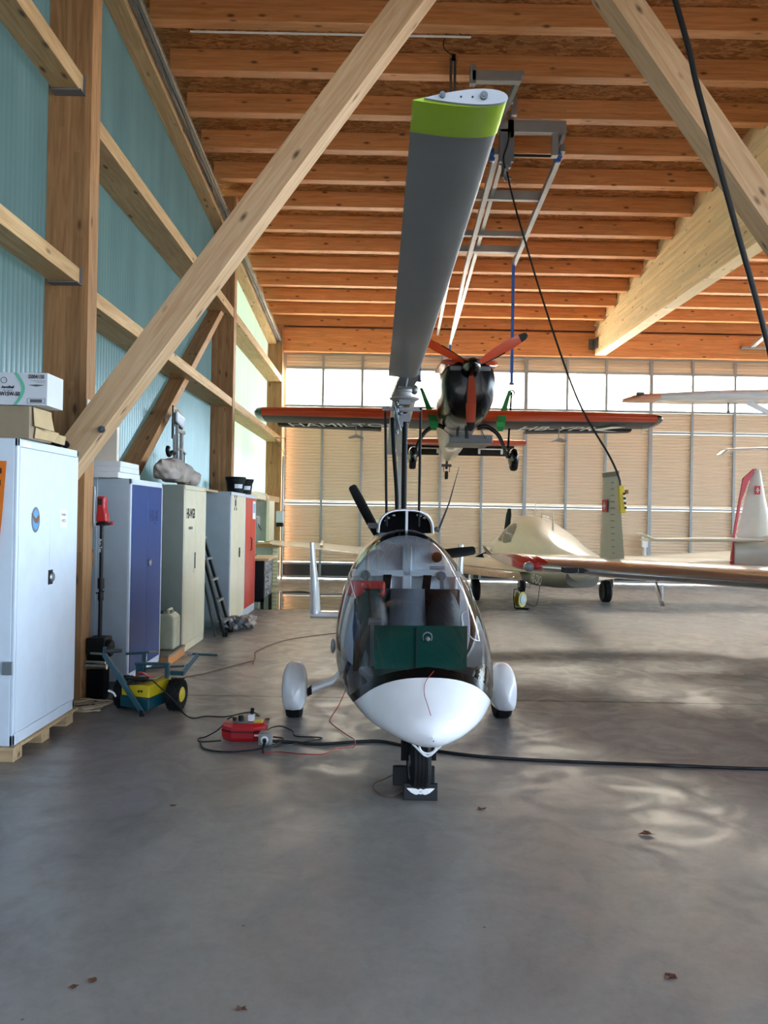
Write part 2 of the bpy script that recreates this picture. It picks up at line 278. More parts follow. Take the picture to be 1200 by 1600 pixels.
# ------------------------------------------------------------------ mesh helpers
class MB:
    def __init__(s): s.v = []; s.f = []; s.mi = []; s.m = 0
    def _add(s, vs, fs):
        o = len(s.v); s.v += [Vector(p) for p in vs]
        for f in fs: s.f.append([i+o for i in f]); s.mi.append(s.m)
        return s
    def box(s, a, b):
        x0, x1 = sorted((a[0], b[0])); y0, y1 = sorted((a[1], b[1])); z0, z1 = sorted((a[2], b[2]))
        return s._add([(x0,y0,z0),(x1,y0,z0),(x1,y1,z0),(x0,y1,z0),(x0,y0,z1),(x1,y0,z1),(x1,y1,z1),(x0,y1,z1)],
                      [(0,3,2,1),(4,5,6,7),(0,1,5,4),(1,2,6,5),(2,3,7,6),(3,0,4,7)])
    def bar(s, p0, p1, w_, h, up=(0, 0, 1)):
        p0, p1 = Vector(p0), Vector(p1); d = (p1-p0).normalized(); u = Vector(up)
        if abs(d.dot(u)) > .99: u = Vector((0, 1, 0))
        a = d.cross(u).normalized()*w_/2; b = a.cross(d).normalized()*h/2
        vs = [p+sa*a+sb*b for p in (p0, p1) for sa, sb in ((-1,-1),(1,-1),(1,1),(-1,1))]
        return s._add(vs, [(0,3,2,1),(4,5,6,7),(0,1,5,4),(1,2,6,5),(2,3,7,6),(3,0,4,7)])
    def loft(s, rings, closed=True, caps=True):
        n = len(rings[0]); vs = [p for r in rings for p in r]; fs = []
        for i in range(len(rings)-1):
            for j in range(n if closed else n-1):
                k = (j+1) % n; fs.append((i*n+j, i*n+k, (i+1)*n+k, (i+1)*n+j))
        if caps and closed: fs.append(tuple(range(n))[::-1]); fs.append(tuple((len(rings)-1)*n+j for j in range(n)))
        return s._add(vs, fs)
    def tube(s, pts, r, n=8, caps=True):
        pts = [Vector(p) for p in pts]; rs = r if isinstance(r, (list, tuple)) else [r]*len(pts)
        rings = []; ref = None
        for i, p in enumerate(pts):
            d = (pts[min(i+1, len(pts)-1)]-pts[max(i-1, 0)]).normalized()
            if ref is None:
                ref = Vector((0, 0, 1)) if abs(d.z) < .9 else Vector((1, 0, 0))
            a = (ref - d*ref.dot(d)).normalized(); ref = a; b = d.cross(a)
            rings.append([p + (a*math.cos(2*math.pi*k/n)+b*math.sin(2*math.pi*k/n))*rs[i] for k in range(n)])
        return s.loft(rings, True, caps)
    def cyl(s, p0, p1, r, r1=None, n=16): return s.tube([p0, p1], [r, r if r1 is None else r1], n)
    def lathe(s, prof, c, axis=(0, 0, 1), n=24, caps=True):
        """prof: (radius, distance along axis)"""
        d = Vector(axis).normalized(); a = d.orthogonal().normalized(); b = d.cross(a); c = Vector(c)
        return s.loft([[c+d*h+(a*math.cos(2*math.pi*k/n)+b*math.sin(2*math.pi*k/n))*max(r_, 1e-4) for k in range(n)] for r_, h in prof], True, caps)
    def ball(s, c, r, n=12):
        r = r if isinstance(r, (tuple, list)) else (r, r, r)
        rings = []
        for i in range(n+1):
            th = math.pi*i/n
            rings.append([(c[0]+r[0]*max(math.sin(th), 1e-3)*math.cos(2*math.pi*k/(2*n)), c[1]+r[1]*max(math.sin(th), 1e-3)*math.sin(2*math.pi*k/(2*n)), c[2]-r[2]*math.cos(th)) for k in range(2*n)])
        return s.loft(rings)
    def prism(s, poly, vec):
        v = Vector(vec); n = len(poly); p = [Vector(q) for q in poly]
        return s._add(p+[q+v for q in p], [tuple(range(n))[::-1], tuple(range(n, 2*n))]+[(i, (i+1) % n, n+(i+1) % n, n+i) for i in range(n)])
    def wing(s, st, n=12, up=None):
        """st: list of (leading edge point, trailing edge point, thickness)"""
        rings = []
        for le, te, th in st:
            le, te = Vector(le), Vector(te); ch = te-le
            u = Vector(up) if up else Vector((0, 0, 1)); u = (u - ch.normalized()*u.dot(ch.normalized())).normalized()
            ts = [(1-math.cos(math.pi*i/n))/2 for i in range(n+1)]
            def yt(t): return 5*(.2969*math.sqrt(t)-.126*t-.3516*t*t+.2843*t**3-.1036*t**4)
            top = [le+ch*t+u*(th*1.15*yt(t)) for t in ts[::-1]]; bo = [le+ch*t-u*(th*.85*yt(t)) for t in ts[1:-1]]
            rings.append(top+bo)
        return s.loft(rings)
    def build(s, name, mats, parent=None, smooth=None, bev=0, sub=0, local=False, recalc=True, label=None, cat=None, group=None, kind=None, M0=None):
        me = bpy.data.meshes.new(name)
        vs = s.v
        if parent is not None and not local:
            inv = ROOT[parent.name].inverted(); vs = [inv @ p for p in vs]
        loc = None
        if parent is None and not local:
            xs = [p.x for p in vs]; ys = [p.y for p in vs]; zs = [p.z for p in vs]
            loc = Vector(((min(xs)+max(xs))/2, (min(ys)+max(ys))/2, min(zs))); vs = [p-loc for p in vs]
        me.from_pydata([tuple(p) for p in vs], [], s.f)
        if not isinstance(mats, (list, tuple)): mats = [mats]
        for m_ in mats: me.materials.append(m_)
        if len(mats) > 1: me.polygons.foreach_set('material_index', s.mi)
        if recalc:
            import bmesh
            bm = bmesh.new(); bm.from_mesh(me); bmesh.ops.recalc_face_normals(bm, faces=bm.faces); bm.to_mesh(me); bm.free()
        if smooth is not None:
            me.shade_smooth(); me.set_sharp_from_angle(angle=R(smooth))
        me.update()
        o = bpy.data.objects.new(name, me); COL.objects.link(o)
        if loc is not None: o.location = loc
        if M0 is not None: o.matrix_world = M0
        if parent is not None: o.parent = parent; ROOT[o.name] = ROOT[parent.name]
        else: ROOT[o.name] = Matrix.Translation(loc) if loc is not None else (M0.copy() if M0 is not None else Matrix.Identity(4))
        if bev:
            b = o.modifiers.new('bevel', 'BEVEL'); b.width = bev; b.segments = 2; b.limit_method = 'ANGLE'; b.angle_limit = R(40)
        if sub:
            b = o.modifiers.new('sub', 'SUBSURF'); b.levels = sub; b.render_levels = sub
        tag(o, label, cat, group, kind)
        return o
ROOT = {}
def tag(o, label=None, cat=None, group=None, kind=None):
    if label: o['label'] = label
    if cat: o['category'] = cat
    if group: o['group'] = group
    if kind: o['kind'] = kind
    return o
def thing(name, label, cat, loc, rz=0, group=None, rx=0, ry=0):
    o = bpy.data.objects.new(name, None); COL.objects.link(o); o.empty_display_size = .1
    o.location = loc; o.rotation_euler = (rx, ry, rz)
    ROOT[o.name] = Matrix.Translation(Vector(loc)) @ o.rotation_euler.to_matrix().to_4x4()
    return tag(o, label, cat, group)
def copy_tree(o, parent=None):
    c = o.copy(); COL.objects.link(c)
    if parent is not None: c.parent = parent
    for ch in list(o.children): copy_tree(ch, c)
    return c
def beam(name, p0, p1, w_, h, m, up=(0, 0, 1), label=None, cat='timber', group=None, ext=0, kind='structure', bev=.004):
    """timber with its grain along local x"""
    p0, p1 = Vector(p0), Vector(p1); d = (p1-p0).normalized(); ln = (p1-p0).length
    u = Vector(up)
    if abs(d.dot(u)) > .99: u = Vector((0, 1, 0))
    y = u.cross(d).normalized(); z = d.cross(y)
    m4 = Matrix(((d.x, y.x, z.x, p0.x), (d.y, y.y, z.y, p0.y), (d.z, y.z, z.z, p0.z), (0, 0, 0, 1)))
    b = MB().box((0, -w_/2, -h/2), (ln, w_/2, h/2))
    return b.build(name, m, local=True, M0=m4, bev=bev, label=label, cat=cat, group=group, kind=kind)
def text(s, parent, pos, right, up, size, m, name='lettering', align='CENTER', sx=1.0, ext=.0006, shear=0, bold=0, local=False):
    cu = bpy.data.curves.new(name, 'FONT'); cu.body = s; cu.size = size; cu.extrude = ext; cu.align_x = align; cu.align_y = 'CENTER'; cu.shear = shear; cu.offset = bold; cu.resolution_u = 3
    tmp = bpy.data.objects.new('tmp', cu); me = bpy.data.meshes.new_from_object(tmp); bpy.data.objects.remove(tmp); bpy.data.curves.remove(cu)
    r_ = Vector(right).normalized(); u_ = Vector(up).normalized(); n_ = r_.cross(u_)
    m4 = Matrix(((r_.x*sx, u_.x, n_.x, pos[0]), (r_.y*sx, u_.y, n_.y, pos[1]), (r_.z*sx, u_.z, n_.z, pos[2]), (0, 0, 0, 1)))
    if not local: m4 = ROOT[parent.name].inverted() @ m4
    me.transform(m4); me.materials.clear(); me.materials.append(m)
    o = bpy.data.objects.new(name, me); COL.objects.link(o); o.parent = parent; ROOT[o.name] = ROOT[parent.name]
    return o
def smooth_pts(pts, k=6, closed=False):
    P = [Vector(p) for p in pts]; out = []
    for i in range(len(P)-1):
        a = P[max(i-1, 0)]; b = P[i]; c = P[i+1]; d = P[min(i+2, len(P)-1)]
        for j in range(k):
            t = j/k
            out.append(.5*((2*b)+(c-a)*t+(2*a-5*b+4*c-d)*t*t+(3*b-a-3*c+d)*t**3))
    out.append(P[-1]); return out
# ================================================================== SETTING
XL = -2.81            # plane of the left wall sheet
YE = 19.0             # end wall
XR = 14.0
def roof_z(y): return 8.02 - .096*y          # underside of the purlins
MB().box((XL-.1, -.6, -.15), (XR, YE+.15, 0)).build('floor', CONC, kind='structure')
o = MB().box((-60, -70, -.35), (80, 90, -.16)).build('ground', M['asphalt'], kind='structure')
# ceiling deck, its unseen left overhang added to shade the wall top
b = MB(); z0, z1 = roof_z(-.6)+.26, roof_z(YE+.3)+.26
b.prism([(XL-2.6, -.6, z0), (XL-2.6, YE+.3, z1), (XL-2.6, YE+.3, z1+.12), (XL-2.6, -.6, z0+.12)], (XR-XL+2.75, 0, 0))
b.build('ceiling', OSB, kind='structure')
# purlins
k = 0
for i in range(23):
    y = .35 + .842*i
    if y > 18.95: break
    for x0, x1 in ((-2.72, 5.17), (5.43, 13.9)):
        z = roof_z(y)+.13
        beam('ceiling_joist', (x0, y, z), (x1, y, z), .16, .26, W_PURL, group='roof joists', cat='joist',
             label='orange-brown roof joist, %s, row %s from the glazed end wall' % ('between left wall and big glulam beam' if x0 < 0 else 'right of the big glulam beam', 23-i))
# left wall sheet, corrugated, two storeys high to the eaves
b = MB(); P = []; n = int((YE+.6)/.0095)
for i in range(n+1):
    y = -.6+i*(YE+.6)/n
    P.append((XL-.022+.022*math.sin(2*math.pi*y/.076), y))
zt = [(8.3-.096*y) for x, y in P]
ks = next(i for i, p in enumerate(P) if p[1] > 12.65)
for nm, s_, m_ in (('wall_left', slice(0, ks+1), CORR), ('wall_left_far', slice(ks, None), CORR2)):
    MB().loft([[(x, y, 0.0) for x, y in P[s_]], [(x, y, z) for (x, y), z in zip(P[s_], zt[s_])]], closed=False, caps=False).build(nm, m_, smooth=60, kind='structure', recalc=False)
# right wall, front gable above the open hangar door, end wall pieces
MB().box((XR, -.6, 0), (XR+.2, YE, .6)).box((XR, -.6, 5.2), (XR+.2, YE, 8)).build('wall_right', M['stone'], kind='structure')
for i in range(6):  # unseen side windows, added to light the cabinets from the right
    y0, y1 = -.55+3.26*i, -.55+3.26*(i+1)
    o = MB().box((XR+.05, y0+.05, .65), (XR+.06, y1-.05, 5.15)).build('window_%d' % (i+1), GLASS, kind='structure')
    q = MB().box((XR, y0, .6), (XR+.15, y0+.06, 5.2)).box((XR, y1-.06, .6), (XR+.15, y1, 5.2)).box((XR, y0, 2.66), (XR+.1, y1, 2.72)).build('window_frame', M['frame'], o, kind='structure')
MB().box((XL-.1, -.7, 4.7), (XR, -.5, 8.3)).build('wall_front', M['skin'], kind='structure')
MB().box((XL-.1, YE+.08, 5.6), (XR, YE+.2, 6.4)).build('wall_back', M['skin'], kind='structure')

# columns of the left wall
for i, (y, lab) in enumerate(((6.45, 'tall laminated timber column nearest the camera, behind the light grey cabinet'), (12.65, 'laminated timber column above the grey and red cabinets'), (18.72, 'laminated timber corner column with the dispenser at the far end'))):
    beam('column', (-2.63, y, 0), (-2.63, y, roof_z(y)-.03), .2, .36, W_COL, up=(1, 0, 0), label=lab, cat='column')
beam('column', (-2.63, .2, 0), (-2.63, .2, 7.9), .2, .36, W_COL, up=(1, 0, 0), label='laminated timber column at the hangar mouth', cat='column')
for y in (.2, 6.45):
    beam('column', (5.32, y, 0), (5.32, y, 5.34), .2, .36, W_COL, up=(1, 0, 0), label='laminated timber column right of the aircraft at y %d' % y if 0 else ('right-hand timber column carrying the big brace' if y > 1 else 'right-hand timber column at the hangar mouth'), cat='column')
# girts
bays = ((.3, 6.35, 'near bay left of the first column'), (6.55, 12.55, 'middle bay'), (12.75, 18.62, 'far bay'))
for bi, (y0, y1, nm) in enumerate(bays):
    for zc, wd, hn in ((4.86 if bi else 5.11, .15, 'upper'), (3.40 if bi else 3.53, .13, 'middle'), (1.93, .13, 'lower')):
        if bi < 2 and hn == 'lower': continue
        beam('wall_rail', (-2.63, y0, zc), (-2.63, y1, zc), .34 if bi else .22, wd, W_GIRT, label='%s horizontal timber rail on the green sheet wall, %s' % (hn, nm), cat='rail')
        if bi == 0 or 1:
            if bi == 0:
                MB().box((-2.75, y1-.012, zc-wd/2-.012), (-2.5, y1+.003, zc+wd/2+.004)).box((-2.75, y1-.1, zc-wd/2-.014), (-2.5, y1, zc-wd/2-.004)).build('steel_shoe', M['grey'], label='grey steel shoe under the %s rail at the first column' % hn, cat='bracket')
# eave beams (tall, along the top of the wall)
for bi, (y0, y1, nm) in enumerate(bays):
    f = lambda y: 7.19-.08*y
    b = MB(); b.prism([(-2.80, y0, f(y0)), (-2.80, y1, f(y1)), (-2.80, y1, f(y1)+.42), (-2.80, y0, f(y0)+.42)], (.2, 0, 0))
    p0 = Vector((-2.70, y0, f(y0)+.2)); p1 = Vector((-2.70, y1, f(y1)+.2))
    beam('eave_beam', p0, p1, .20, .40, W_GIRT, label='sloping eave beam along the wall top, %s' % nm, cat='beam')
    # wire cable tray with cables on the eave beam
    t = thing('cable_tray', 'wire cable tray full of cables below the joists, %s' % nm, 'cable tray', (-2.52, y0, f(y0)))
    b = MB()
    for dx, dz in ((-.06, .06), (-.06, .12), (.06, .06), (.06, .12), (0, .06), (-.03, .06), (.03, .06)):
        b.cyl((-2.53+dx, y0, f(y0)+dz), (-2.53+dx, y1, f(y1)+dz), .0035, n=5)
    y = y0+.1
    while y < y1:
        z = f(y); b.tube([(-2.59, y, z+.125), (-2.59, y, z+.055), (-2.47, y, z+.055), (-2.47, y, z+.125)], .003, 4); y += .12
    b.build('wire_basket', M['frame'], t)
    for dx, rr, mm in ((-.035, .012, 'gshelf'), (-.008, .01, 'inkg'), (.02, .013, 'frame'), (.042, .009, 'gshelf')):
        MB().tube([(-2.53+dx+random.uniform(-.008, .008), y0+(y1-y0)*q/10, f(y0+(y1-y0)*q/10)+.075+rr) for q in range(11)], rr, 6).build('cable', M[mm], t)
# portal braces (the big inverted V in the plane of the first columns)
def brace(p0, p1, w_, h, lab, nm='timber_brace', m=None, up=(0, 1, 0)):
    return beam(nm, p0, p1, w_, h, m or W_BRACE, up=up, label=lab, cat='brace')
th = math.atan2(5.81-1.90, .387+2.397)
brace((-2.62, 6.22, 1.86), (1.17, 6.22, 7.15), .22, .24, 'long diagonal timber brace rising right from the first column foot')
brace((5.25, 6.22, 1.06), (1.01, 6.22, 7.0), .22, .24, 'long diagonal timber brace falling right past the big glulam beam')
beam('tie_beam', (-2.7, 6.5, 7.28), (5.2, 6.5, 7.28), .2, .24, W_BRACE, label='tie beam at the apex of the two diagonal braces', cat='beam')
b = MB().cyl((-2.22, 6.1, 2.24), (-2.22, 6.075, 2.24), .028, n=20).cyl((-2.22, 6.075, 2.24), (-2.22, 6.055, 2.24), .014, n=6)
b.build('brace_bolt', M['steel'], label='round steel bolt head on the brace foot beside the wall chart', cat='bolt', smooth=30)
# wall plane diagonals
brace((-2.67, 6.62, .98), (-2.67, 12.5, 4.98), .12, .20, 'wall-side diagonal brace rising from the white boxes to the second column', m=W_COL, up=(1, 0, 0))
brace((-2.55, 11.25, 5.15), (-2.55, 12.5, 6.2), .12, .16, 'short knee brace at the head of the second column', m=W_COL, up=(1, 0, 0))
brace((5.9, 8.0, 6.9), (7.0, 7.9, 5.6), .2, .22, 'short pale timber strut in the top right corner under the roof')
# big tapered glulam
b = MB(); pr_ = [(0.1, roof_z(.1)-.02), (YE-.2, roof_z(YE-.2)-.02), (YE-.2, 5.6), (.1, 5.36)]
bz = MB().prism([(y, -.13, z) for y, z in pr_], (0, .26, 0))
m4 = Matrix(((0, -1, 0, 5.3), (1, 0, 0, 0), (0, 0, 1, 0), (0, 0, 0, 1)))
bz.build('glulam_beam', W_BEAM, local=True, M0=m4, bev=.006, kind='structure', label='massive tapered pale glulam roof beam running to the end wall', cat='beam')
# rebates: blocks between purlins on top of the beam
for i in range(22):
    y = .35+.842*i
    MB().box((5.19, y+.08, roof_z(y)-.04), (5.41, y+.75, roof_z(y)+.2)).build('ceiling_block', W_BEAM, kind='structure')
b = MB().box((5.0, 18.68, 5.72), (5.16, 18.7, 5.98)).box((5.13, 18.45, 5.72), (5.165, 18.7, 5.98))
b.build('beam_hanger', M['steel'], label='galvanised hanger plate where the glulam beam meets the end header', cat='bracket')
beam('header_beam', (-2.45, 18.85, 5.86), (13.9, 18.85, 5.86), .2, .58, W_PURL, label='long orange header beam above the glazed strip of the end wall', cat='beam')
beam('wall_post', (-2.74, 18.95, 0), (-2.74, 18.95, 6.3), .1, .1, W_COL, label='thin timber post in the far left corner', cat='post')

# ---- end wall: sliding door leaves with ribbed panels, glazed strip on top
xs = [-2.44, -1.48, -.51, .45, 1.45, 2.47, 3.54, 4.56, 5.53, 6.64, 7.67, 8.72, 9.75, 10.8, 11.8, 12.85, 13.9]
def ribbed(b, x0, x1, z0, z1, y, pitch=.076, a=.016):
    n = max(6, int((z1-z0)/pitch*8)); pr = []
    for i in range(n+1):
        z = z0+(z1-z0)*i/n; ph = (z/pitch) % 1
        d = a*(0 if ph < .35 else (ph-.35)/.15 if ph < .5 else 1 if ph < .85 else 1-(ph-.85)/.15)
        pr.append((y-d, z))
    b.loft([[(x0, yy, z) for yy, z in pr], [(x1, yy, z) for yy, z in pr]], closed=False, caps=False)
leafs = [(0, 3), (3, 6), (6, 9), (9, 12), (12, 16)]
for li, (a, c) in enumerate(leafs):
    root = bpy.data.objects.new('door_%d' % (li+1), None); COL.objects.link(root); root.location = ((xs[a]+xs[c])/2, YE, 0); ROOT[root.name] = Matrix.Translation(root.location); root['kind'] = 'structure'
    yo = YE + (.0 if li % 2 == 0 else .0)
    for i in range(a, c):
        x0, x1 = xs[i]+.03, xs[i+1]-.03
        b = MB()
        segs = [(.42, 1.83), (1.90, 4.24)] if i < 9 else [(.42, 1.83), (1.90, 3.72), (3.79, 4.24)]
        for z0_, z1_ in segs+[(5.24, 5.54)]: ribbed(b, x0, x1, z0_, z1_, yo)
        b.build('ribbed_panel', RIBBED, root, smooth=20, recalc=False)
        MB().box((x0, yo-.005, 4.30), (x1, yo+.005, 5.18)).build('window_pane', FROST, root)
        MB().box((x0, yo-.004, .07), (x1, yo+.01, .37)).build('kick_panel', M['dgrey'] if i < 9 else M['frame'], root)
    b = MB()
    for i in range(a if li == 0 else a+1, c+1):
        wdt = .045 if i in (a, c) else .03
        b.box((xs[i]-wdt, yo-.045, .05), (xs[i]+wdt, yo+.03, 5.58))
    for z in ([.05, .385, 1.865, 4.27, 5.21, 5.56] + ([3.755] if li >= 3 else [])):
        b.box((xs[a]+.0, yo-.035, z-.025), (xs[c]-.0, yo+.03, z+.03))
    b.build('door_frame', M['frame'], root)
# small service unit at the door foot
# wall chart on the column
t = thing('wall_chart', 'white perforated chart on the side of the first column', 'sign', (-2.44, 6.37, 2.2))
MB().box((-2.447, 6.36, 2.02), (-2.443, 6.52, 2.52)).build('sheet', M['paper'], t)
b = MB()
for r_ in range(6):
    for c_ in range(2): b.box((-2.4425, 6.375+.07*c_, 2.05+.078*r_), (-2.442, 6.375+.07*c_+.05, 2.063+.078*r_))
b.build('printed_rows', M['ink'], t)
# roof conduit
MB().tube([(-2.3, 8.87, 7.155), (.95, 8.87, 7.155)], .012, 8).build('conduit', M['paper'], label='thin white conduit under the second visible roof joist', cat='conduit')
MB().bar((8.97, 18.62, 5.86), (8.60, 15.9, 6.08), .10, .06).box((8.7, 18.6, 5.80), (9.4, 18.72, 5.86)).build('roof_rail', M['frame'], label='short pale metal rail under the header beam at the right edge', cat='rail')
MB().box((6.44, 18.86, .92), (6.58, 18.95, 1.22)).box((6.48, 18.84, .7), (6.54, 18.95, .92)).build('lock_box', M['paper'], label='small white lock box on a door post behind the silver wing', cat='box', bev=.005)
# ================================================================== GYROPLANE
ST = [(-2.206,.468,.472,.002,.47),(-2.20,.448,.495,.025,.47),(-2.17,.41,.56,.10,.48),(-2.10,.398,.64,.20,.50),(-1.95,.385,.79,.31,.535),(-1.75,.375,.95,.395,.58),(-1.5,.37,1.11,.455,.62),(-1.2,.365,1.25,.492,.66),(-.9,.34,1.36,.507,.70),(-.6,.34,1.45,.505,.74),(-.3,.34,1.50,.485,.79),(0,.35,1.515,.455,.84),(.4,.38,1.48,.39,.88),(.9,.47,1.34,.29,.9),(1.3,.60,1.15,.19,.9)]
def gi(y):
    ys = [s[0] for s in ST]; i = 0
    for i in range(len(ST)-1):
        if y <= ys[i+1]: break
    h = ys[i+1]-ys[i]; t = min(1, max(0, (y-ys[i])/h)); out = []
    for k in range(1, 5):
        i0, i3 = max(i-1, 0), min(i+2, len(ST)-1)
        p1, p2 = ST[i][k], ST[i+1][k]
        m1 = (p2-ST[i0][k])/(ys[i+1]-ys[i0])*h; m2 = (ST[i3][k]-p1)/(ys[i3]-ys[i])*h
        out.append((2*t**3-3*t*t+1)*p1+(t**3-2*t*t+t)*m1+(-2*t**3+3*t*t)*p2+(t**3-t*t)*m2)
    return out
def gp(y, th, off=0):
    """point of the hull: th from -pi (top, left) over 0 (keel) to pi (top, right)"""
    zb, zt, w_, zw = gi(y); s_, c = math.sin(abs(th)), -math.cos(th)
    x = (w_+off)*abs(s_)**.97
    z = zw+(zw-zb+off)*c if c < 0 else zw+(zt-zw+off)*c
    return (x if th >= 0 else -x, y, z)
G = thing('gyroplane', 'white two-seat gyroplane with tinted bubble canopy standing nose-on in the centre', 'aircraft', (.17, 6.12, 0), R(2.9))
GB = dict(parent=G, local=True)
YF = -2.01           # where the canopy starts on the centre line
def zsill(y): return .50 + .235*math.exp(-(max(0, y-YF)/.17)**1.25)
def th_at(y, z):
    zb, zt, w_, zw = gi(y)
    if z >= zt-.0005: return math.pi
    c = (z-zw)/((zt-zw) if z > zw else (zw-zb))
    return math.acos(max(-1, min(1, -c)))
def thb(y):
    """angle of the canopy sill"""
    return math.pi if y <= YF else th_at(y, zsill(y))
def wb(y): return thb(y)
def wc(y): return math.pi if y <= YF+.05 else th_at(y, zsill(y-.05)+.028)
YR = -.42             # rear canopy edge
ys = sorted([-2.206, -2.204, -2.20, -2.19, -2.17, -2.14, -2.10, -2.06]+[YF+.0012*(i**2) for i in range(0, 18)]+[YF+.05+.0012*(i**2) for i in range(0, 14)])
y = ys[-1]
while y < YR-.05: y += .04; ys.append(y)
ys = [q for q in ys if q < YR-.02]+[YR]
nth = 26
def shell(y0list, fa, fb, off=0, n=nth):
    b = MB()
    for sg in (-1, 1):
        rings = [[gp(q, sg*(fa(q)+(fb(q)-fa(q))*i/n), off) for i in range(n+1)] for q in y0list]
        b.loft(rings, closed=False, caps=False)
    return b
import bmesh
def weld(o):
    bm = bmesh.new(); bm.from_mesh(o.data); bmesh.ops.remove_doubles(bm, verts=bm.verts, dist=.0003); bmesh.ops.dissolve_degenerate(bm, dist=.0002, edges=bm.edges); bmesh.ops.recalc_face_normals(bm, faces=bm.faces); bm.to_mesh(bm and o.data); bm.free(); o.data.shade_smooth()
ns = shell(ys, lambda q: 0, wb); 
y2 = [YR+.0]+[YR+.07*i for i in range(1, 25)]; y2 = [q for q in y2 if q < 1.3]+[1.3]
ns2 = shell(y2, lambda q: 0, lambda q: math.pi)
nose = ns.build('fuselage', M['white'], **GB); weld(nose)
rear = ns2.build('rear_cowling', M['white'], **GB); weld(rear)
MB().loft([[gp(1.3, 2*math.pi*i/40-math.pi) for i in range(41)][:-1], [(0, 1.42, .9)]*40]).build('tail_cap', M['white'], **GB)
band = shell([q for q in ys if q >= YF], wb, wc, .002, 3).build('canopy_sill', M['gloss'], **GB); weld(band)
can = shell([q for q in ys if q >= YF+.049], wc, lambda q: math.pi, .0).build('canopy', CANOPY, **GB); weld(can)
b = MB()
b.loft([[gp(q, -math.pi+2*math.pi*i/64, .006) for i in range(65)] for q in (YR-.012, YR, YR+.010)], closed=False, caps=False)
o = b.build('canopy_frame', M['gloss'], **GB); weld(o)
# white canopy seal lines on either side of the windscreen
for sg in (-1, 1):
    MB().tube([gp(q, sg*(math.pi-.72-.25*(q+2.05)/1.6), .004) for q in [-1.15+.06*i for i in range(13)]], .004, 6).build('canopy_seam', M['inner'], **GB)
# interior
b = MB(); b.prism([((-1)*0+gp(-.47, q)[0]*.96, -.50, max(.5, gp(-.47, q)[2]-.02)) for q in [math.pi*(-1+2*i/48) for i in range(48)]][:], (0, .03, 0))
b.box((-.035, -.54, .9), (.035, -.5, 1.38)); b.box((-.40, -.54, 1.155), (.40, -.5, 1.205))
for x in (-.33, -.12, .17, .36): b.box((x-.012, -.53, .9), (x+.012, -.5, 1.15))
bh = b.build('bulkhead', M['inner'], bev=.008, **GB)
MB().cyl((.22, -.505, 1.30), (.22, -.53, 1.30), .038, n=20).build('round_vent', M['dark'], **GB)
b = MB()
for i in range(5): b.box((.17, -.5035, 1.225-.012*i), (.28, -.5025, 1.231-.012*i))
b.build('placard', M['inkg'], **GB)
# rear seat: dark shell with grey centre panel
b = MB()
for x0, x1, mi in ((-.36, -.13, 0), (.13, .36, 0)):
    b.loft([[(x0+(x1-x0)*i/6, -.62-.07*math.sin(math.pi*i/6)+.18*k_/8, 1.08-.06*k_*1.0) for i in range(7)] for k_ in range(9)], closed=False, caps=False)
b.box((-.38, -.60, .48), (.38, -.55, 1.07))
b.ball((-.26, -.66, .8), (.13, .08, .28), 10).ball((.26, -.66, .8), (.13, .08, .28), 10)
b.build('seat', M['seat'], smooth=50, **GB)
MB().loft([[(-.12-.03*k_/8+(.24+.06*k_/8)*i/6, -.64-.05*math.sin(math.pi*i/6)-.10*(k_/8)**2, 1.08-.07*k_) for i in range(7)] for k_ in range(9)], closed=False, caps=False).build('seat_panel', M['seatg'], smooth=60, **GB)
b = MB().box((-.28, -1.30, .42), (.28, -.55, .52)).ball((0, -1.05, .52), (.3, .38, .1), 10)
b.build('seat_cushion', M['seat'], smooth=50, **GB)
for x in (-.14, .15): MB().prism([(x-.03, -.545, 1.17), (x+.03, -.545, 1.17), (x+.005, -.60, .98), (x-.055, -.60, .98)], (0, -.004, 0)).build('seat_belt', M['dark'], **GB)
for x in (-.30, .25):
    b = MB().cyl((x, -.54, 1.165), (x, -.55, 1.165), .035, n=16).bar((x, -.56, 1.16), (x+.02, -.66, .70), .028, .003, up=(0, 1, 0))
    b.build('shoulder_strap', M['grey'], **GB)
b = MB().box((-.43, -.66, 1.02), (-.16, -.56, 1.13)); bag = b.build('red_bag', M['redp'], bev=.02, **GB)
bag['label'] = 'red bag behind the seat'
# front seat bottom, control stick, panel
b = MB().box((-.27, -1.62, .46), (.27, -1.36, .62)).prism([(-.30, -1.66, .62), (.30, -1.66, .62), (.36, -1.40, .62), (.36, -1.34, .62), (-.36, -1.34, .62), (-.36, -1.40, .62)], (0, 0, .045))
b.build('instrument_panel', M['panel'], bev=.03, **GB)
b = MB().box((-.27, -1.44, .66), (.30, -1.42, .93)); b.build('map_screen', M['screen'], **GB)
MB().box((-.016, -1.45, .66), (-.010, -1.44, .92)).build('screen_divider', M['panel'], **GB)
b = MB().tube(smooth_pts([(0.03, -1.44, .84), (.03, -1.44, .875), (.055, -1.44, .89), (.08, -1.44, .875), (.08, -1.44, .84)], 5), .0035, 6)
b.ball((.055, -1.44, .85), (.017, .017, .015), 8); b.build('compass', M['gshelf'], smooth=50, **GB)
b = MB().tube(smooth_pts([(.31, -1.2, .90), (.30, -1.2, .97), (.34, -1.2, 1.0)], 6), .007, 6).tube(smooth_pts([(.31, -1.25, .88), (.36, -1.3, .83), (.41, -1.25, .81)], 6), .005, 6)
b.build('door_handle', M['white'], **GB)
b = MB().bar((-.26, -1.2, .45), (-.26, -1.28, .92), .05, .04).tube([(-.30, -1.28, .93), (-.22, -1.28, .93)], .022, 8).bar((-.25, -1.25, .55), (-.22, -1.1, .4), .09, .02)
b.build('control_stick', M['grey'], smooth=40, **GB)
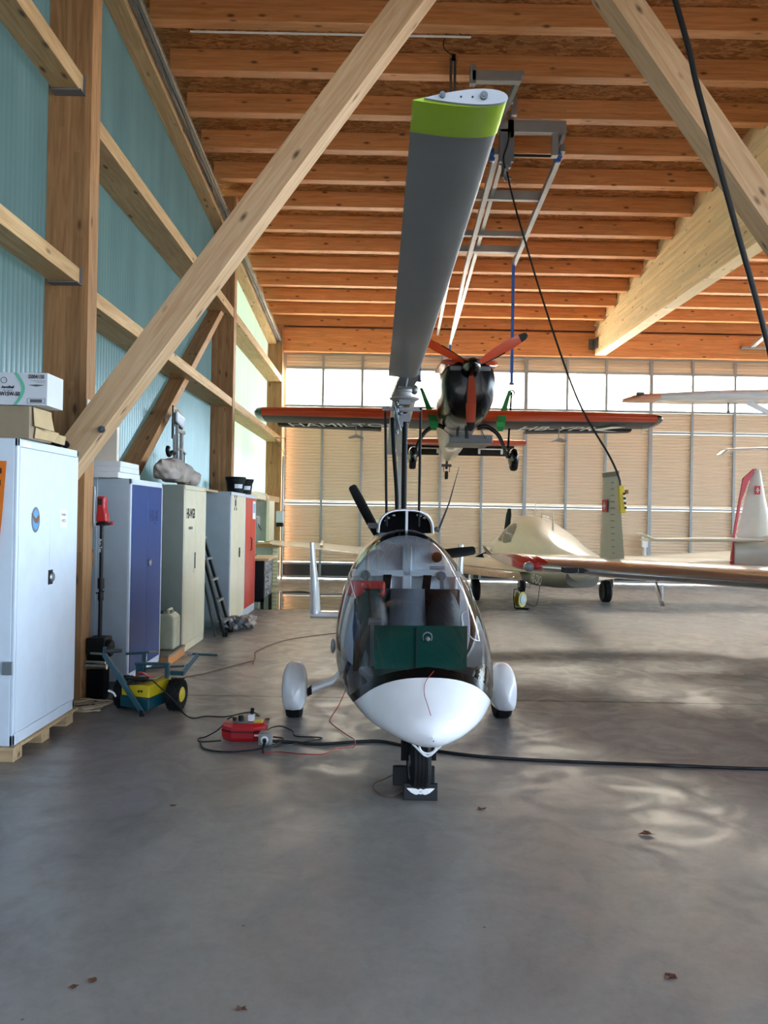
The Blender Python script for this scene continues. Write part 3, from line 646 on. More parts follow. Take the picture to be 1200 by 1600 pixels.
MB().prism([(-.22,-1.7,.40),(.22,-1.7,.40),(.32,-1.2,.40),(.32,-.5,.40),(-.32,-.5,.40),(-.32,-1.2,.40)], (0, 0, .03)).build('cabin_floor', M['panel'], **GB)
# intake cowl over the cabin with strut
arch = lambda y, s, h, x0=.0: [(x0+s*math.copysign(abs(math.cos(math.pi*i/16))**.75, math.cos(math.pi*i/16)), y, 1.47+h*math.sin(math.pi*i/16)**.7) for i in range(17)]
b = MB(); b.loft([arch(-.42, .205, .175), arch(-.40, .212, .182), arch(-.2, .21, .17), arch(.2, .18, .10), arch(.5, .13, .03)], closed=False, caps=False)
b.loft([arch(-.42, .205, .175), arch(-.42, .198, .166), arch(-.35, .198, .163)], closed=False, caps=False)
b.build('intake_cowl', M['white'], smooth=50, **GB)
MB().prism([p for p in arch(-.33, .195, .16)], (0, .02, 0)).build('intake_mesh', M['dark'], **GB)
MB().box((-.006, -.42, 1.47), (.012, -.36, 1.635)).build('intake_strut', M['alu'], **GB)
for x, z in ((-.13, 1.58), (-.09, 1.60), (-.15, 1.56), (.09, 1.605), (.11, 1.60), (.14, 1.585)): MB().ball((x, -.36, z), (.012, .005, .008), 6).build('intake_bolt', M['alu'], smooth=50, **GB)
MB().box((-.28, -.35, 1.50), (-.21, -.28, 1.54)).build('hinge', M['dgrey'], **GB); MB().ball((.24, -.3, 1.50), .02, 6).build('antenna_base', M['dgrey'], **GB)
MB().tube([(.25, -.3, 1.48), (.34, -.25, 1.70), (.42, -.2, 1.98)], [.009, .006, .002], 6).build('whip_antenna', M['cable'], **GB)
# mast, push rods
def w2l(p): return Matrix.Rotation(R(-2.9), 4, 'Z') @ (Vector(p)-Vector((.17, 6.12, 0)))
b = MB().tube([w2l((.175, 5.82, 1.35)), w2l((.170, 5.78, 2.38))], .021, 10)
b.build('mast', M['mast'], smooth=50, **GB)
MB().tube([w2l(p) for p in smooth_pts([(.125, 5.86, 1.4), (.12, 5.86, 1.75), (.095, 5.84, 2.05), (.075, 5.8, 2.34)], 6)], .016, 10).build('rear_mast_tube', M['mast'], smooth=50, **GB)
for x0, x1 in ((.045, .022), (.285, .283)):
    b = MB().tube([w2l((x0, 5.72, 1.52)), w2l((x1, 5.68, 2.36))], [.010, .010], 8)
    b.tube([w2l((x1, 5.68, 2.34)), w2l((x1, 5.68, 2.39))], .005, 6).ball(w2l((x1, 5.68, 2.39)), .012, 6)
    b.build('push_rod', M['mast'], smooth=50, **GB)
# rotor head
b = MB()
b.box(w2l((0.0, 5.66, 2.375)), w2l((.29, 5.70, 2.395))).box(w2l((0, 5.66, 2.385)), w2l((.05, 5.7, 2.405)))
b.box(w2l((.09, 5.70, 2.26)), w2l((.15, 5.80, 2.42))).box(w2l((.15, 5.72, 2.30)), w2l((.20, 5.82, 2.36)))
b.tube([w2l((.11, 5.66, 2.20)), w2l((.11, 5.66, 2.42))], .012, 8).tube([w2l((.135, 5.64, 2.22)), w2l((.09, 5.64, 2.40))], .009, 8)
for z in (2.22, 2.27, 2.31, 2.35, 2.40, 2.43): b.ball(w2l((.115+random.uniform(-.02, .02), 5.65, z)), .013, 6)
b.box(w2l((.12, 5.66, 2.42)), w2l((.20, 5.80, 2.455)))
b.build('head_bracket', M['steel'], smooth=35, **GB)
b = MB().lathe([(.04, 2.435), (.06, 2.445), (.112, 2.468), (.114, 2.476), (.10, 2.482), (.05, 2.49), (.05, 2.52), (.056, 2.524), (.056, 2.545), (.045, 2.55)], w2l((.163, 5.74, 0)), n=32)
b.build('prerotator_disc', M['gshelf'], smooth=40, **GB)
b = MB().box(w2l((.115, 5.66, 2.54)), w2l((.205, 5.82, 2.60))).tube([w2l((.105, 5.74, 2.575)), w2l((.215, 5.74, 2.575))], .012, 10)
b.box(w2l((.12, 5.2, 2.555)), w2l((.20, 6.25, 2.585)))
for yy in (5.25, 5.32, 5.39, 5.46, 5.53, 5.6): b.cyl(w2l((.165, yy, 2.55)), w2l((.165, yy, 2.54)), .011, n=8)
b.ball(w2l((.24, 5.85, 2.56)), (.03, .03, .04), 8)
b.build('teeter_block', M['steel'], smooth=35, **GB)
def rbz(y):
    t = (y-5.18)/(1.615-5.18); return 2.545-.072*t-.02*math.sin(math.pi*t)
# rotor blades (leading edge to the right when pointing to the camera)
def blade(pl, up_):
    return MB().wing(pl, 14, up_)
rb = []
for q in range(25):
    t = q/24; y = 5.18+(1.615-5.18)*t; xc = .133+(.150-.133)*t; z = rbz(y)
    rb.append((w2l((xc+.098, y, z)), w2l((xc-.098, y, z-.004)), .030))
fb = blade(rb, None).build('rotor_blade', M['blade'], smooth=40, **GB)
tipc = []
for y in (1.735, 1.602): tipc.append((w2l((.150+.0995, y, rbz(y)+.0)), w2l((.150-.0990, y, rbz(y)-.004)), .0345))
bt = MB().wing(tipc, 14); t_ = bt.build('tip_band', M['lime'], smooth=40, **GB); t_['label'] = 'lime green band at the blade tip'; t_.parent = fb
bt = MB().wing([(w2l((.2500, 1.602, 2.4735)), w2l((.075, 1.602, 2.4700)), .034), (w2l((.2500, 1.594, 2.4735)), w2l((.075, 1.594, 2.4700)), .033)], 14)
c_ = bt.build('end_cap', mat('cap_metal', '#9fa3a6', .5, .4), smooth=40, **GB); c_.parent = fb
for x, r_ in ((.113, .0062), (.199, .0082)):
    b = MB(); b.cyl(w2l((x, 1.595, 2.4755)), w2l((x, 1.588, 2.4755)), r_, n=14).cyl(w2l((x, 1.588, 2.4755)), w2l((x, 1.5865, 2.4755)), r_*.55, n=6)
    sc_ = b.build('cap_screw', M['steel'], smooth=30, **GB); sc_.parent = fb
b = MB()
for x in (.152, .176): b.cyl(w2l((x, 1.5945, 2.4735)), w2l((x, 1.5930, 2.4735)), .0022, n=8)
sc_ = b.build('cap_hole', M['ink'], **GB); sc_.parent = fb
rb = []
for q in range(9):
    t = q/8; y = 6.30+(9.85-6.30)*t; xc = .175+(.150-.175)*t; z = 2.55-.165*t
    rb.append((w2l((xc-.098, y, z)), w2l((xc+.098, y, z)), .030))
blade(rb, None).build('rotor_blade', M['rearblade'], smooth=40, **GB)  # pale rear blade, its brighter light put into the colour
# nose wheel
def tyre(b, c, r_, w_, axis=(1, 0, 0), n=36, gro=4):
    prof = [(r_*.62, -w_*.42), (r_*.80, -w_*.5), (r_*.93, -w_*.46), (r_*.985, -w_*.32)]
    for g in range(gro):
        x = -w_*.26+w_*.52*g/(gro-1) if gro > 1 else 0
        prof += [(r_, x-w_*.055), (r_, x+w_*.035), (r_*.975, x+w_*.045), (r_*.975, x+w_*.07)] if g < gro-1 else [(r_, x-w_*.055), (r_, x+w_*.055)]
    prof += [(r_*.985, w_*.32), (r_*.93, w_*.46), (r_*.80, w_*.5), (r_*.62, w_*.42)]
    return b.lathe(prof, c, axis, n)
cn = w2l((.245, 4.48, .175))
b = tyre(MB(), cn, .175, .12); b.build('nose_wheel', M['rubber'], smooth=50, **GB)
MB().lathe([(.11, -.05), (.1, -.055), (.05, -.03), (.03, -.06), (.03, .06), (.05, .03), (.1, .055), (.11, .05)], cn, (1, 0, 0), 24).build('wheel_rim', M['grey'], smooth=40, **GB)
b = MB()
for sg in (-1, 1):
    b.bar(cn+Vector((sg*.078, 0, 0)), cn+Vector((sg*.075, .02, .26)), .012, .05, up=(1, 0, 0))
b.box(cn+Vector((-.085, -.03, .21)), cn+Vector((.085, .06, .26))).cyl(cn+Vector((0, .02, .24)), cn+Vector((0, .05, .36)), .025)
b.build('nose_fork', M['mast'], **GB)
b = MB().box(cn+Vector((-.095, .0, .03)), cn+Vector((-.075, .12, .22))).box(cn+Vector((.075, .0, .05)), cn+Vector((.098, .10, .22)))
b.build('fork_cover', M['gloss'], bev=.01, **GB)
b = MB(); yb = -2.02
b.tube([(-.082, yb, .385), (-.02, yb, .325), (0, yb, .317), (.02, yb, .325), (.082, yb, .385)], .006, 8)
b.tube([(-.045+.045*(1-math.cos(math.pi*i/10)), yb, .372-.04*math.sin(math.pi*i/10)) for i in range(11)], .006, 8)
b.build('tow_eye', M['white'], smooth=50, **GB)
MB().cyl((0.008, -2.20, .452), (.008, -2.206, .452), .003, n=10).build('pitot_port', M['ink'], **GB)
# main gear
for sg in (-1, 1):
    cx = -.825 if sg < 0 else .825
    c = Vector((cx, .0, .16))
    b = tyre(MB(), c, .165, .13, gro=7); b.build('main_wheel', M['rubber'], smooth=50, **GB)
    rings = []
    for i in range(15):
        t = i/14; y = -.25+.70*t; hw = .098*(max(.0, math.sin(math.pi*min(1, t*1.25+.0)**.6/1))**.5 if t < .8 else (max(0, 1-t)/.2)**.8*math.sin(math.pi*(1.0)**.6+1e-3)) if 0 else .1*math.sqrt(max(0.0004, math.sin(math.pi*t**.62)))
        top = .44 - .9*(t-.34)**2*(1.2 if t < .34 else .75)
        zl = .075 + .10*max(0, t-.55)
        if top < zl+.02: top = zl+.02
        rg = []
        for k in range(20):
            a = 2*math.pi*k/20; cz = (top+zl)/2; hz = (top-zl)/2*min(1, (hw/.1)**.6)
            sx_, sz_ = math.cos(a), math.sin(a)
            ex = .8 if sz_ > 0 else .35
            rg.append((cx+hw*math.copysign(abs(sx_)**ex, sx_), y, cz+hz*math.copysign(abs(sz_)**.85, sz_)))
        rings.append(rg)
    b = MB().loft(rings); b.build('wheel_spat', M['white'], smooth=60, **GB)
    # gear leg
    x0 = cx-sg*.10; b = MB()
    rg = lambda x, y, z, a_, c_: [(x, y+a_*math.cos(2*math.pi*k/14), z+c_*math.sin(2*math.pi*k/14)) for k in range(14)]
    b.loft([rg(x0-sg*.03, .0, .215, .055, .032), rg(x0-sg*.20, .02, .28, .06, .03), rg(cx-sg*.42, .05, .42, .075, .03)])
    b.build('gear_leg', M['white'], smooth=50, **GB)
    MB().loft([rg(x0, .0, .19, .045, .034), rg(x0-sg*.035, 0, .212, .06, .038)]).build('leg_boot', M['rubber'], smooth=50, **GB)
# tail boom, tailplane with end fins, rudder
b = MB().tube([(0, .6, .42), (0, 2.6, .50)], .06, 10); b.build('tail_boom', M['white'], smooth=50, **GB)
yt_ = 2.2
b = MB().wing([((-.80, yt_, .50), (-.80, yt_+.42, .50), .08), ((.83, yt_, .50), (.83, yt_+.42, .50), .08)], 10); b.build('tailplane', M['white'], smooth=40, **GB)
for sg in (-1, 1):
    x = -.76 if sg < 0 else .80
    b = MB()
    rr = []
    for p, ch, tk in (((x+(.06 if sg < 0 else -.06), yt_, .50), .42, .05), ((x, yt_, .52), .42, .12), ((x-sg*.0, yt_, .58), .42, .12), ((x+sg*.02, yt_+.03, .95), .36, .085), ((x+sg*.045, yt_+.08, 1.29), .25, .05)):
        le = Vector(p); rr.append((le, le+Vector((0, ch, 0)), tk))
    b.wing(rr, 10, (1, 0, 0)); b.build('end_fin', M['white'], smooth=50, **GB)
MB().wing([((0, 2.2, .5), (0, 2.75, .5), .05), ((0, 2.3, 1.45), (0, 2.7, 1.45), .04)], 10, (1, 0, 0)).build('rudder', M['white'], smooth=40, **GB)
# pusher propeller (three black blades), engine block
pc = Vector((0.02, 1.48, 1.15))
MB().lathe([(.02, -.06), (.07, -.05), (.09, 0), (.09, .06), (.03, .08)], pc, (0, 1, 0), 20).build('propeller_hub', M['gloss'], smooth=40, **GB)
# visible blades: up-left, right (low), down
for az in (119, 8, -116):
    d = Vector((math.cos(R(az)), 0, math.sin(R(az)))); n_ = Vector((-d.z, 0, d.x))
    rr = []
    for t, cw, tk, tw in ((.06, .05, .03, 50), (.2, .085, .03, 38), (.45, .105, .022, 25), (.7, .10, .016, 17), (.84, .085, .012, 13), (.86, .05, .008, 12)):
        c = pc+d*t*.98; u = (n_*math.cos(R(tw))+Vector((0, 1, 0))*math.sin(R(tw)))
        rr.append((c-u*cw*.5, c+u*cw*.5, tk))
    MB().wing(rr, 8, (0, 1, 0)).build('propeller_blade', M['black'], smooth=40, **GB)
b = MB().box((-.2, .5, .6), (.2, 1.3, 1.1)).box((-.3, .7, .75), (.3, 1.1, .95)); b.build('engine', M['dgrey'], bev=.03, **GB)
b = MB().ball((-.53, .05, .55), (.02, .05, .06), 8).cyl((-.46, .05, .55), (-.53, .05, .55), .01); b.build('side_lamp', M['alu'], smooth=50, **GB)
b = MB().tube([(.50, -.85, .58), (.56, -.85, .54), (.555, -.85, .50)], .004, 6); b.build('step_hook', M['alu'], **GB)
# red cord hanging over the nose
pts = [(.0, -1.99, .745), (-.035, -2.03, .715), (-.055, -2.06, .67), (-.05, -2.09, .645)]
o = MB().tube(smooth_pts([w for w in [(.03, -1.985, .765), (-.02, -2.035, .715), (-.03, -2.085, .665), (-.018, -2.135, .62), (-.005, -2.175, .575)]], 5), .0017, 6).build('warning_cord', M['redc'], **GB)

# chock
T_ = thing('wheel_chock', 'pair of black wheel chocks with winged emblem at the gyroplane nose wheel', 'chock', (.25, 4.45, 0), R(1))
b = MB().prism([(.155, 4.32, 0), (.155, 4.42, 0), (.155, 4.40, .04), (.155, 4.37, .085), (.155, 4.355, .085)], (.195, 0, 0))
b.build('front_block', M['dgrey'] if 0 else M['black'], T_, bev=.004)
b = MB().prism([(.10, 4.66, 0), (.10, 4.555, 0), (.10, 4.60, .10), (.10, 4.63, .10)], (.25, 0, 0)); b.build('rear_block', M['black'], T_, bev=.004)
# emblem on the sloping front face
e0, e1 = Vector((.155, 4.32, 0)), Vector((.155, 4.355, .085)); up_ = (e1-e0).normalized(); nrm = Vector((1, 0, 0)).cross(up_)
def ef(u, v): return e0+Vector((u, 0, 0))+up_*v+nrm*.0008
b = MB()
for sg in (-1, 1):
    top = [(.012, .058), (.03, .064), (.055, .066), (.080, .066)]; bot = [(.066, .052), (.060, .048), (.052, .041), (.044, .038), (.034, .033), (.024, .031), (.012, .034)]
    b.prism([ef(.0975+sg*u, v) for u, v in top+bot], nrm*.001)
b.prism([ef(.0975+.017*math.cos(2*math.pi*i/20), .048+.015*math.sin(2*math.pi*i/20)) for i in range(20)], nrm*.0015)
b.build('winged_emblem', M['paper'], T_)
text('AG', T_, ef(.0975, .047)+nrm*.0016, (1, 0, 0), up_, .012, M['ink'], 'emblem_letters')
MB().tube(smooth_pts([(.155, 4.40, .03), (.10, 4.37, .008), (.04, 4.38, .008), (-.01, 4.46, .008), (-.01, 4.56, .008), (.04, 4.62, .01), (.10, 4.62, .04)], 6), .004, 6).build('chock_rope', M['browncab'], T_)
# ================================================================== HANGING ORANGE AIRCRAFT
O = thing('light_aircraft', 'orange and black taildragger aircraft hanging from the roof hoist', 'aircraft', (1.33, 13.2, 2.4))
def O_(b, n, m, **k): return b.build(n, m, O, **k)
cx = 1.33
# cowling: rings along y
def ring(y, xc, w_, zb, zt, n=28, eb=.55, et=.6):
    out = []
    for k in range(n):
        a = 2*math.pi*k/n; s_, c = math.sin(a), math.cos(a); zc = zb+(zt-zb)*.55
        z = zc+(zt-zc)*abs(s_)**et if s_ > 0 else zc-(zc-zb)*abs(s_)**eb
        taper = 1.0 if z > zc else (.84+.16*((z-zb)/(zc-zb)))
        out.append((xc+w_*math.copysign(abs(c)**.7, c)*taper, y, z))
    return out
b = MB().loft([ring(11.72, cx, .30, 3.45, 3.98), ring(11.8, cx, .39, 3.22, 4.0), ring(12.0, cx, .43, 3.12, 4.02), ring(12.5, cx, .44, 3.06, 4.04), ring(12.95, cx, .44, 3.04, 4.05)])
O_(b, 'engine_cowling', M['gloss'], smooth=60)
top = lambda y, w_, z: [(cx+w_*math.cos(math.pi*i/14)*1.0, y, z+.10*math.sin(math.pi*i/14)**.6) for i in range(15)]
b = MB().loft([top(11.73, .38, 3.92), top(11.85, .44, 3.955), top(12.4, .46, 3.99), top(13.0, .46, 4.02)], closed=True)
O_(b, 'cowling_stripe', M['orange'], smooth=50)
b = MB()
for sg in (-1, 1): b.box((cx+sg*.20-.11, 11.70, 3.83), (cx+sg*.20+.11, 11.80, 3.90))
O_(b, 'air_inlet', M['grey'], bev=.01)
b = MB().loft([ring(12.9, cx, .40, 3.02, 4.0), ring(13.6, cx, .40, 2.98, 4.04), ring(14.4, cx+.02, .38, 2.90, 4.08), ring(15.4, cx+.06, .30, 2.82, 3.95), ring(16.6, cx+.12, .16, 2.80, 3.5), ring(17.4, cx+.15, .06, 2.85, 3.3)])
O_(b, 'fuselage', M['bellyg'], smooth=60)
b = MB().loft([ring(13.5, cx, .30, 3.9, 4.15), ring(13.9, cx, .32, 3.9, 4.3), ring(14.6, cx+.02, .28, 3.9, 4.3), ring(15.3, cx+.05, .18, 3.8, 4.05)])
O_(b, 'cockpit_canopy', CABGL, smooth=60)
b = MB().box((1.16, 13.3, 2.88), (1.92, 14.3, 3.02)); O_(b, 'belly_scoop', M['grey'], bev=.02)
b = MB().tube([(1.33-.34, 12.95, 3.10), (1.22, 13.3, 2.98)], .006, 6).tube([(1.33+.30, 12.95, 3.12), (1.80, 13.3, 2.96)], .006, 6)
O_(b, 'exhaust_stay', M['cable'])
b = MB().cyl((1.42, 12.9, 3.06), (1.42, 12.85, 2.92), .035).cyl((1.27, 12.9, 3.06), (1.27, 12.87, 2.94), .03); O_(b, 'exhaust_pipe', M['dgrey'], smooth=40)
# propeller
hub = Vector((1.33, 11.5, 3.86))
b = MB().lathe([(.005, -.28), (.05, -.25), (.10, -.15), (.135, -.02), (.15, .1), (.15, .22)], hub, (0, 1, 0), 28); O_(b, 'spinner', M['gloss'], smooth=60)
MB().lathe([(.152, .03), (.152, .0), (.11, .2), (.13, .26), (.152, .25)], hub, (0, 1, 0), 24)
for az in (31, 152, -90):
    d = Vector((math.cos(R(az)), 0, math.sin(R(az)))); n_ = Vector((-d.z, 0, d.x))
    def st(a0, a1, ex=1.0):
        rr = []; pts_ = ((.10, .07, .05, 60), (.2, .13, .045, 48), (.4, .165, .03, 33), (.6, .165, .022, 25), (.8, .14, .016, 19), (.93, .10, .012, 16), (.97, .05, .008, 15))
        for q in range(len(pts_)):
            pass
        ts = [a0+(a1-a0)*i/10 for i in range(11)]
        for t in ts:
            for q in range(len(pts_)-1):
                if pts_[q+1][0] >= t-1e-6: break
            u_ = (t-pts_[q][0])/(pts_[q+1][0]-pts_[q][0]); cw, tk, tw = [pts_[q][j]+(pts_[q+1][j]-pts_[q][j])*u_ for j in (1, 2, 3)]
            c = hub+Vector((0, .05, 0))+d*t; uu = n_*math.cos(R(tw))-Vector((0, 1, 0))*math.sin(R(tw))
            rr.append((c-uu*cw*.5*ex, c+uu*cw*.5*ex, tk*ex))
        return rr
    pb = O_(MB().wing(st(.10, .84), 8, (0, 1, 0)), 'propeller_blade', M['orange'], smooth=40)
    tp = O_(MB().wing(st(.84, .97, 1.004), 8, (0, 1, 0)), 'blade_tip', M['black'], smooth=40); tp.parent = pb
    rt = O_(MB().wing([(s_[0]-(s_[1]-s_[0])*.0, s_[0]+(s_[1]-s_[0])*.22, s_[2]*1.3) for s_ in st(.12, .55, 1.02)], 6, (0, 1, 0)), 'abrasion_strip', M['black'], smooth=40); rt.parent = pb
# wing: orange leading half, dark belly, one panel each side
for sg in (-1, 1):
    def W_(t): return cx+sg*(.40+t*3.16)
    sta = [(0, 13.05, 14.55, 3.33, .26), (.35, 13.12, 14.45, 3.35, .245), (.7, 13.18, 14.3, 3.36, .22), (.955, 13.22, 14.15, 3.36, .19)]
    b = MB().wing([((W_(t), a, z+.0), (W_(t), c, z-.09), h) for t, a, c, z, h in sta], 16)
    # assign dark underside
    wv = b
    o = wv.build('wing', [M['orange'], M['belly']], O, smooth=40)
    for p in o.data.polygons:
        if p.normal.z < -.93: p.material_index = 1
    tipb = MB().wing([((W_(.955), 13.22, 3.36), (W_(.955), 14.15, 3.27), .192), ((W_(.985), 13.27, 3.36), (W_(.985), 14.1, 3.28), .17), ((W_(1.0), 13.36, 3.355), (W_(1.0), 14.0, 3.29), .10)], 12)
    q = tipb.build('wing_tip', M['gloss'], O, smooth=40); q.parent = o
    # black trailing edge flap seen from below and a strake
    q = MB().wing([((W_(.30), 14.30, 3.245), (W_(.30), 14.62, 3.19), .05), ((W_(.9), 14.05, 3.25), (W_(.9), 14.30, 3.21), .05)], 8).build('aileron', M['black'], O, smooth=40); q.parent = o
    q = MB().tube([(W_(.44), 13.5, 3.2), (W_(.44), 13.58, 3.0)], .009, 6).loft([[(W_(.44)-.13, 13.45, 2.955), (W_(.44), 13.45, 3.015), (W_(.44)+.13, 13.45, 2.955), (W_(.44), 13.45, 2.975)], [(W_(.44)-.13, 13.75, 2.955), (W_(.44), 13.75, 3.015), (W_(.44)+.13, 13.75, 2.955), (W_(.44), 13.75, 2.975)]]).build('aileron_spade', M['gshelf'], O); q.parent = o
q = MB().tube([(4.6, 13.5, 3.28), (4.45, 13.2, 3.08)], .006, 6).build('pitot_tube', M['alu'], O)
text('HAMILTON', O, (-.62, 13.50, 3.170), (1, -.01, .010), (0, -1, .06), .46, M['cab'], 'wing_lettering', sx=.85, shear=-.2, ext=.0015)
text('HB-YPR', O, (3.05, 13.50, 3.172), (1, .01, .010), (0, -1, .06), .54, M['paper'], 'wing_registration', sx=.75, shear=.25, ext=.0015)
b = MB().prism([(4.0, 13.40, 3.215), (4.25, 13.40, 3.215), (3.95, 13.8, 3.20), (4.3, 14.05, 3.205), (4.1, 14.05, 3.205), (3.75, 13.8, 3.20)], (0, 0, -.003)); O_(b, 'wing_flash', M['paper'])
# tail
b = MB().wing([((.35, 17.0, 3.27), (.35, 17.42, 3.22), .10), ((1.48, 16.85, 3.27), (1.48, 17.5, 3.2), .14), ((3.2, 17.0, 3.27), (3.2, 17.42, 3.22), .10)], 8); O_(b, 'tailplane', M['orange'], smooth=40)
for x0, x1 in ((.55, 1.3), (1.75, 3.0)):
    b = MB().wing([((x0, 17.40, 3.23), (x0, 17.60, 3.00), .08), ((x1, 17.40, 3.23), (x1, 17.60, 3.00), .08)], 8); q = O_(b, 'elevator', M['black'], smooth=40)
    xm = (x0+x1)/2+.08
    q2 = MB().box((xm-.28, 17.33, 3.12), (xm+.28, 17.35, 3.145)).box((xm-.28, 17.33, 3.02), (xm-.23, 17.35, 3.145)).box((xm+.23, 17.33, 3.02), (xm+.28, 17.35, 3.145)).build('trim_bar', M['paper'], O); q2.parent = q
O_(MB().wing([((1.48, 16.9, 3.2), (1.48, 17.75, 3.2), .06), ((1.48, 17.2, 4.2), (1.48, 17.7, 4.2), .05)], 8, (1, 0, 0)), 'tail_fin', M['orange'], smooth=40)
b = MB().cyl((1.47, 17.3, 2.86), (1.47, 17.4, 2.68), .03).box((1.36, 17.36, 2.72), (1.58, 17.40, 2.78)).box((1.40, 17.3, 2.6), (1.41, 17.4, 2.75)).box((1.53, 17.3, 2.6), (1.54, 17.4, 2.75))
O_(b, 'tail_spring', M['dgrey'])
O_(MB().lathe([(.03, -.035), (.085, -.035), (.10, 0), (.085, .035), (.03, .035)], (1.47, 17.38, 2.53), (1, 0, 0), 20), 'tail_wheel', M['rubber'], smooth=40)
for sg in (-1, 1):
    xw = cx+sg*.90 if sg > 0 else .52
    pts = smooth_pts([(cx+sg*.28, 12.98, 3.1), (cx+sg*.42, 12.96, 3.13), (cx+sg*.62, 12.95, 3.0), (cx+sg*.74, 12.95, 2.75), (xw-sg*.10, 12.95, 2.60)], 6)
    b = MB().tube(pts, [.04-.012*i/(len(pts)-1) for i in range(len(pts))], 8); O_(b, 'gear_leg', M['gloss'], smooth=50)
    b = MB().ball((xw, 13.0, 2.60), (.085, .25, .17), 12); O_(b, 'wheel_spat', M['gloss'], smooth=60)
    O_(MB().lathe([(.05, -.05), (.14, -.055), (.16, -.03), (.16, .03), (.14, .055), (.05, .05)], (xw, 12.96, 2.545), (1, 0, 0), 24), 'wheel', M['rubber'], smooth=50)

# ================================================================== HOIST
H = thing('roof_hoist', 'grey steel hoist frame with blue wheels hanging under the roof', 'hoist', (1.9, 10.5, 6.8))
def rz(y): return 7.60-.096*y
b = MB()
b.bar((2.40, 10.45, rz(10.45)+.06), (2.36, 14.05, rz(14.05)), .07, .10); H1 = b.build('side_rail', M['alu'], H)
b = MB().bar((1.50, 10.45, rz(10.45)), (1.50, 14.3, rz(14.3)-.02), .07, .10); b.build('side_rail', M['alu'], H)
b = MB().bar((1.62, 10.9, rz(10.9)+.08), (1.66, 18.6, rz(18.6)+.12), .06, .06).bar((1.24, 13.0, rz(13)+.18), (1.30, 18.6, rz(18.6)+.2), .06, .06); b.build('roof_track', M['frame'], H)
b = MB().bar((1.50, 14.3, rz(14.3)-.02), (1.60, 18.6, rz(18.6)-.08), .06, .09); b.build('rear_boom', M['alu'], H)
for p_, q_ in (((1.5, 10.36, 6.82), (2.42, 10.46, 6.98)), ((1.2, 11.78, rz(11.8)+.02), (2.4, 11.86, rz(11.8)+.16)), ((1.2, 13.0, rz(13.0)+.02), (2.38, 13.08, rz(13.)+.11)), ((1.24, 13.62, rz(13.6)+.02), (2.38, 13.74, rz(13.6)+.14))): MB().box(p_, q_).build('cross_member', M['gshelf'], H)
b = MB().box((2.24, 10.38, 6.52), (2.32, 10.48, 6.84)).bar((2.40, 10.42, 6.90), (2.33, 10.55, 6.60), .06, .08); b.build('corner_bracket', M['gshelf'], H)
b = MB().box((1.03, 9.36, 6.94), (1.62, 9.46, 7.06)).bar((1.63, 9.36, 7.04), (1.50, 10.35, 6.92), .06, .07).box((1.0, 9.36, 6.9), (1.07, 9.44, 7.13)); b.build('front_frame', M['gshelf'], H)
MB().box((1.62, 10.0, 6.86), (1.69, 10.06, 7.12)).cyl((1.62, 10.0, 7.02), (1.57, 9.98, 7.0), .03).build('hanger_plate', M['alu'], H); MB().box((1.63, 10.36, 6.74), (1.71, 10.42, 7.1)).build('hanger_plate', M['alu'], H)
b = MB().box((1.52, 10.36, 6.42), (1.72, 10.44, 6.86)).box((1.56, 10.34, 6.33), (1.68, 10.42, 6.42)); b.build('gearbox', M['grey'], H, bev=.008)
b = MB().cyl((1.60, 10.36, 6.36), (1.60, 10.40, 6.24), .045).cyl((1.55, 10.3, 6.2), (1.68, 10.45, 6.22), .03).ball((1.62, 10.36, 6.18), .04, 8); b.build('motor', M['steel'], H, smooth=40)
b = MB().cyl((1.45, 10.58, 6.60), (2.42, 10.58, 6.60), .018); b.build('cross_axle', M['black'], H, smooth=40)
for x in (1.45, 2.36):
    MB().lathe([(.02, -.035), (.085, -.035), (.09, 0), (.085, .035), (.02, .035)], (x, 10.58, 6.60), (1, 0, 0), 24).build('drive_wheel', M['wheel'], H, smooth=40)
MB().tube(smooth_pts([(1.66, 10.33, 6.80), (1.62, 10.32, 6.62), (1.57, 10.32, 6.45), (1.60, 10.33, 6.3)], 6), .012, 6).build('motor_cable', M['cable'], H)
# hanger rod and clear box left of it, by the blade tip
t = thing('roof_bracket', 'slotted steel bracket with clear box above the rotor blade tip', 'bracket', (.77, 9.4, 6.9))
b = MB().box((.75, 9.38, 6.75), (.78, 9.42, 7.22)).box((.80, 9.38, 6.75), (.83, 9.42, 7.22)); b.build('slotted_rail', M['steel'], t)
MB().cyl((.79, 9.36, 7.2), (.79, 9.40, 7.2), .06, n=20).build('clear_disc', GLASS, t)
MB().box((.77, 9.34, 7.18), (.815, 9.38, 7.24)).build('junction', M['black'], t)
MB().tube(smooth_pts([(.79, 9.35, 7.22), (.68, 9.3, 7.27), (.66, 9.25, 7.33), (.72, 9.1, 7.38), (.84, 8.9, 7.2)], 6), .006, 6).build('lead', M['cable'], t)
# straps and slings
def strap(x, y, z0, z1, lab, up=True):
    t = thing('lifting_strap', lab, 'strap', (x, y, z0), group=None)
    MB().box((x-.028, y-.003, z0), (x+.028, y+.003, z1)).build('webbing', M['bluew'], t)
    MB().box((x-.045, y-.02, z0-.01), (x+.045, y+.02, z0+.025)).tube([(x, y, z0), (x-.03, y, z0-.13), (x+.0, y, z0-.14)], .006, 6).tube([(x, y, z0), (x+.02, y, z0-.13)], .006, 6).build('shackle', M['chrome'], t)
    return t
strap(2.345, 14.0, 4.03, 6.22, 'right blue strap hanging from the hoist frame to the orange wing')
strap(.66, 14.0, 4.05, 6.30, 'left blue strap hanging behind the rotor blade tip end')
strap(1.59, 18.4, 4.0, 5.72, 'rear blue strap holding the tail of the orange aircraft')
t = thing('sling_tail', 'black belt with steel ring beside the right green sling', 'sling', (2.3, 13.9, 2.9))
